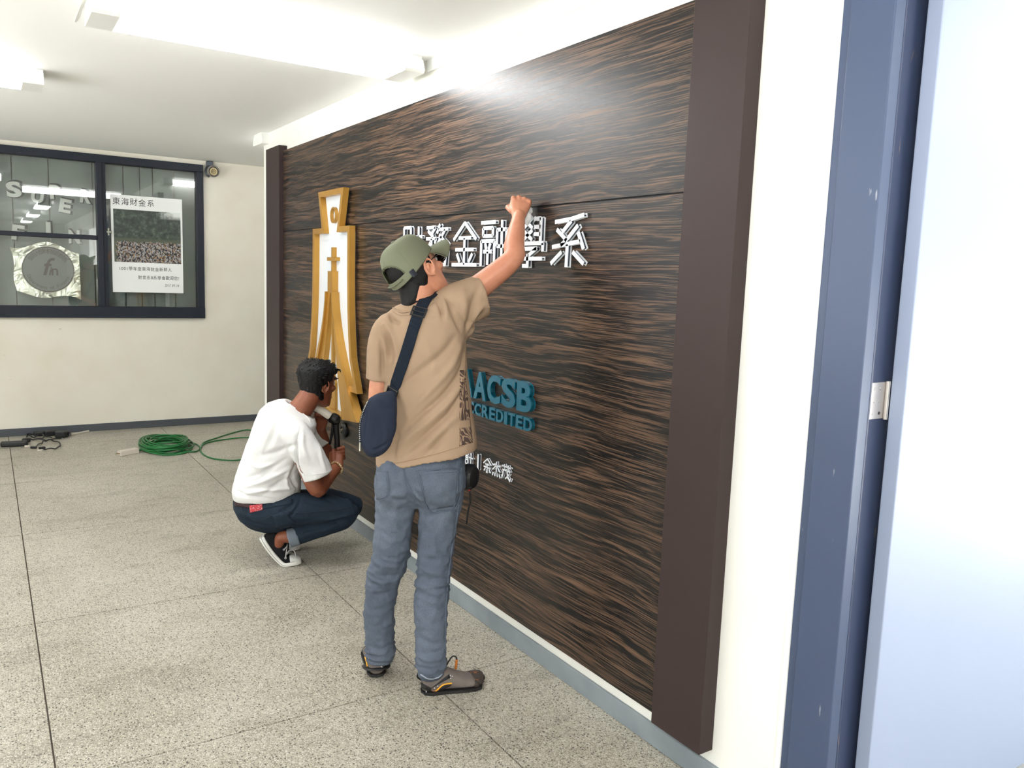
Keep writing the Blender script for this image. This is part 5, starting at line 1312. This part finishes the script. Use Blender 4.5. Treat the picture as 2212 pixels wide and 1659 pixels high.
j2 = obj('jeans', V, F, M_JEAN2, person2, smooth=True); sfj = Surf(V, F)
obj('cuff', *limb(F2, [(645, 1157, -.087, .050), (624, 1163, -.085, .0505)], 26, cup=.03), M_CUFF, j2, smooth=True)
def soft(nm, vf, m, par, **k):
    if vf is not None: return obj(nm, *vf, m, par, smooth=True)
soft('waistband', patch_try(sfj, [(508, 1080), (560, 1090), (560, 1102), (508, 1092)], .004, 14, 4), mat('maroon belt', lin(52, 24, 28), .7), j2)
soft('waistband', patch_try(sfj, [(560, 1090), (632, 1078), (632, 1088), (560, 1102)], .0035, 14, 4), M_JEAN2, j2)
lb_ = soft('leather_label', patch_try(sfj, [(540, 1092), (567, 1089), (568, 1101), (541, 1107)], .0065, 8, 6), mat('red label', rough=.6, build=lambda g: g.color(g.mix(g.val(g.noise(150, 2), .58, .64), lin(188, 52, 62), lin(214, 170, 170)))), j2)
soft('back_pocket', patch_try(sfj, [(588, 1114), (610, 1104), (640, 1128), (596, 1140)], .0035, 10, 8), M_JEAN2, j2)
for pts in ([(552, 1128), (570, 1122), (594, 1112), (612, 1122), (634, 1134)], [(520, 1090), (530, 1112), (545, 1130)], [(605, 1086), (618, 1100), (634, 1108)], [(640, 1108), (680, 1106), (730, 1100), (752, 1096)], [(524, 1082), (528, 1098), (532, 1106)]):
    L = px_line(sfj, pts, .0006, 6)
    if len(L) > 2: obj('seam', *tube(L, .0024, 6), M_SEAM2, j2)

# --- white t-shirt
TR = [((503, 1074), (648, 1064)), ((501, 1060), (651, 1050)), ((506, 1035), (652, 1028)), ((516, 1005), (656, 1005)), ((527, 975), (664, 982)), ((540, 943), (673, 955)), ((551, 908), (682, 932)), ((560, 886), (684, 915)), ((578, 870), (680, 904)), ((600, 863), (670, 898)), ((614, 862), (664, 892))]
RT = [1.05, 1.08, 1.08, 1.1, 1.15, 1.2, 1.2, 1.15, 1.0, .85, .85]
rg = [tring(F2, a, b, .03, q, 0, 2.3, 44) for (a, b), q in zip(TR, RT)]
rg = [inset(rg[0], .86, .05), inset(rg[0], .94, .004)] + rg + [inset(rg[-1], .84, .000), inset(rg[-1], .78, -.02)]
sp_ = [loft(rg)]
sp_.append(limb(F2, [(610, 925, -.06, .065), (636, 938, -.125, .078), (662, 975, -.155, .080), (680, 1010, -.168, .079), (688, 1028, -.172, .0795)], 26, cup=.05))
sp_.append(limb(F2, [(625, 910, .10, .065), (655, 922, .185, .076), (678, 950, .195, .075), (688, 968, .19, .074)], 24, cup=.05))
V, F = union(sp_, .005, 6, .5); N_ = vnormals(V, F); sf = Surf(V, F); cr = []
for pts, w_, h_ in [([(560, 1075), (600, 1045), (640, 1020)], .012, -.007), ([(520, 1070), (570, 1060), (640, 1055)], .010, .007), ([(530, 1050), (580, 1035), (635, 1005)], .012, .006), ([(525, 1035), (570, 1020), (620, 990)], .012, -.006), ([(560, 985), (600, 975), (640, 960)], .014, -.005), ([(640, 1000), (630, 1030), (640, 1055)], .009, -.009), ([(625, 1010), (618, 1040), (625, 1062)], .010, .007), ([(642, 940), (640, 975), (645, 1010), (655, 1028)], .009, -.010), ([(655, 930), (655, 965), (668, 1000)], .012, .006), ([(600, 900), (590, 940), (570, 980)], .018, -.005), ([(575, 900), (560, 945), (545, 990)], .018, .005), ([(510, 1060), (540, 1072), (590, 1078)], .008, -.006), ([(590, 1010), (560, 1035), (530, 1045)], .010, -.004), ([(690, 960), (694, 990), (705, 1018)], .010, .004), ([(540, 1000), (560, 1010), (600, 1000)], .010, .004)]: add(pts, w_, h_, sf)
V = crease(V, N_, [(a, b, c*2.0) for a, b, c in cr]); V = wobble(V, N_, .007, 9, 12.0); V = wobble(V, N_, .0018, 30, 5.0)
t2 = obj('t_shirt', V, F, M_TEE, person2, smooth=True); sft2 = Surf(V, F)
M_TEES = mat('white cotton seam', lin(206, 205, 203), .9)
for nm, pts in (('collar', [(618, 866), (632, 878), (650, 890), (664, 902), (671, 911)]), ('sleeve_hem', [(661, 1026), (680, 1025), (700, 1022), (713, 1019)]), ('shoulder_seam', [(647, 922), (641, 950), (641, 980), (646, 1008)])):
    L = px_line(sft2, pts, .0004, 6)
    if len(L) > 2: obj(nm, *tube(L, .0030 if nm == 'collar' else .0014, 6), M_TEE if nm == 'collar' else M_TEES, t2, smooth=True)

# --- canvas sneakers on the balls of the feet
M_CANV = cloth('black canvas', lin(20, 20, 22), lin(28, 28, 30), 420); M_RUBW = mat('white rubber', lin(226, 224, 218), .5); M_RUBC = mat('white toe cap', lin(214, 214, 210), .35)
M_LACE = mat('grey lace', lin(186, 184, 180), .8); M_EYELET = mat('metal eyelet', lin(190, 190, 192), .3, .8)
def sneaker(pts, lat, parent, detail):
    """pts: heel, ball and toe on the underside; lat: unit vector to the near side"""
    P = spline(np.array(pts), 8); seg = np.r_[0, np.cumsum(np.linalg.norm(np.diff(P, axis=0), axis=1))]; s = seg/seg[-1]; m = len(P)
    T = np.array([unit(P[min(i+1, m-1)]-P[max(i-1, 0)]) for i in range(m)]); U = np.array([unit(np.cross(lat, t)) for t in T]); U = np.array([u if u[2] > -.2 else -u for u in U])
    if U[-1][2] < 0: U = -U
    wd = np.interp(s, [0, .03, .10, .3, .5, .68, .8, .92, .98, 1], [.018, .030, .036, .035, .036, .046, .048, .040, .026, .012])
    th = np.interp(s, [0, .5, .7, 1], [.030, .027, .026, .024])
    def sec(i, a, z0, z1, n=20, p=5): return ring(P[i]+U[i]*(z0+z1)/2, lat, U[i], a, (z1-z0)/2, n, p)
    sh_ = empty('x', (0, 0, 0)); bpy.data.objects.remove(sh_)
    hgt = np.interp(s, [0, .04, .25, .38, .5, .62, .75, .88, 1], [.060, .090, .088, .092, .092, .078, .056, .044, .026])
    R_ = [ring(P[i]+U[i]*(.012+hgt[i])/2, lat, U[i], wd[i]*.93*(1 if s[i] > .55 else .95), max(.004, (hgt[i]-.012)/2), 24, 2.5) for i in range(m)]
    V, F = union([loft(R_)], .004, 2); so = obj('sneaker', V, F, M_CANV, parent, smooth=True); sfs = Surf(V, F)
    obj('sole', *loft([sec(i, wd[i], 0, th[i]) for i in range(m)]), M_RUBW, so)
    obj('sole_stripe', *loft([sec(i, wd[i]+.0008, th[i]*.36, th[i]*.46) for i in range(m) if s[i] < .74]), M_CANV, so)
    ci = [i for i in range(m) if s[i] > .80]
    obj('toe_cap', *loft([ring(P[i]+U[i]*(.016+hgt[i]*1.03)/2, lat, U[i], wd[i]*.96, max(.005, (hgt[i]*1.06-.014)/2), 20, 2.4) for i in ci]), M_RUBC, so, smooth=True)
    if detail:
        for k, q in enumerate((.44, .53, .61, .69)):
            i = int(np.argmin(abs(s-q))); c = P[i] + U[i]*(hgt[i]*.80)
            o = c + lat*.2; h, n = sfs.cast(o, -lat)
            if h is None: continue
            rr = [h + lat*.002 + T[i]*.0048*math.cos(a) + unit(np.cross(n, T[i]))*.0048*math.sin(a) for a in np.linspace(0, 2*math.pi, 13)]
            obj('eyelet', *tube(np.array(rr), .0015, 5), M_EYELET, so)
            tp, nn = sfs.cast(P[i]+U[i]*.2, -U[i])
            if tp is not None: obj('lace', *tube(spline([h+lat*.002, (h+tp)/2+(U[i]+lat)*.007, tp+U[i]*.004, tp+U[i]*.003-lat*.018], 4), .0034, 6), M_LACE, so, smooth=True)
        i = int(np.argmin(abs(s-.5))); tp, nn = sfs.cast(P[i]+U[i]*.2, -U[i])
        obj('lace', *tube(spline([tp+U[i]*.004, tp+U[i]*.012+T[i]*.03+lat*.012, tp+T[i]*.06+lat*.008-U[i]*.004], 5), .0026, 6), M_LACE, so, smooth=True)
    return so
latR = -F2.n
b0 = on_z(606, 1219, 0); nR = (b0-F2.o) @ F2.n
heelR = F2.at(560, 1163, nR); toeR = on_z(651, 1219, 0); toeR = toeR + F2.n*(nR-((toeR-F2.o) @ F2.n))*.6
ballR = b0 + np.array([0, 0, .001]); midR = heelR*.5+ballR*.5 - np.array([0, 0, .012]); 
sneaker([heelR, midR, ballR+(toeR-ballR)*.05, ballR+(toeR-ballR)*.55, toeR+np.array([0, 0, .004])], latR, person2, True)
sh2 = F2.n*.245 + F2.r*.0
sneaker([q + sh2 - F2.r*.004 for q in (heelR, midR, ballR+(toeR-ballR)*.05, ballR+(toeR-ballR)*.55, toeR+np.array([0, 0, .004]))], latR, person2, False)

# --- bead bracelet on the right wrist
M_BEAD = mat('amber beads', rough=.15, build=lambda g: g.color(g.mix(g.val(g.noise(60, 1), .4, .6), lin(150, 104, 58), lin(214, 190, 150))))
br = empty('bead_bracelet', (wrR-np.array([0, 0, .04])), 'shiny amber bead bracelet on the wrist of the squatting person', 'bracelet')
fd_ = unit(wrR-elR); bx_ = unit(F2.n-fd_*(F2.n @ fd_)); by_ = np.cross(fd_, bx_)
for k in range(18):
    a = 2*math.pi*k/18; c = wrR - fd_*.016 + bx_*math.cos(a)*.0355 + by_*math.sin(a)*.0355
    obj('bead', *ball(c, .0070, n=10, m=7), M_BEAD, br, smooth=True)

# --- caulking gun: white cartridge in a black frame
cg0 = F2.at(684, 881, .085); cg1 = F2.at(716, 901, .085); ca = unit(cg1-cg0)
gun = empty('caulking_gun', (cg1-np.array([0, 0, .22])), 'caulking gun with white cartridge and black grip held up to the emblem', 'caulking gun')
M_GUNB = mat('black tool plastic', lin(16, 16, 18), .4); M_CART = mat('white cartridge', rough=.4, build=lambda g: g.color(g.mix(g.val(g.noise(30, 2), .60, .68), lin(236, 230, 216), lin(190, 160, 110))))
obj('cartridge', *lathe(cg0-ca*.10, ca, [(.020, 0), (.0225, .004), (.0225, .18), (.020, .186)], 22), M_CART, gun, smooth=False)
obj('barrel_frame', *merge(tube([cg0-ca*.105-np.array([0, 0, .023]), cg1-np.array([0, 0, .022])], .008, 8), lathe(cg0-ca*.112, ca, [(.024, 0), (.026, .004), (.024, .012)], 20)), M_GUNB, gun)
hb = F2.at(724, 902, .085); tb2 = F2.at(738, 914, .085)
obj('gun_body', *lathe(cg1-ca*.006, ca, [(.024, 0), (.030, .006), (.032, .030), (.026, .050), (.016, .054), (.008, .060)], 20), M_GUNB, gun, smooth=False)
obj('handle', *tube(spline([hb, F2.at(726, 925, .085), F2.at(728, 950, .085), F2.at(728, 976, .085)], 5), np.interp(np.linspace(0, 3, 16), range(4), [.020, .014, .013, .015]), 12, flat=1.15, round_ends=True), M_GUNB, gun, smooth=True)
obj('trigger', *tube(spline([F2.at(719, 908, .085), F2.at(718, 930, .085), F2.at(713, 958, .085)], 5), [.008]*8+[.007]*3, 10, round_ends=True), M_GUNB, gun, smooth=True)
for o in bpy.data.objects:
    if '_og' in o: del o['_og']
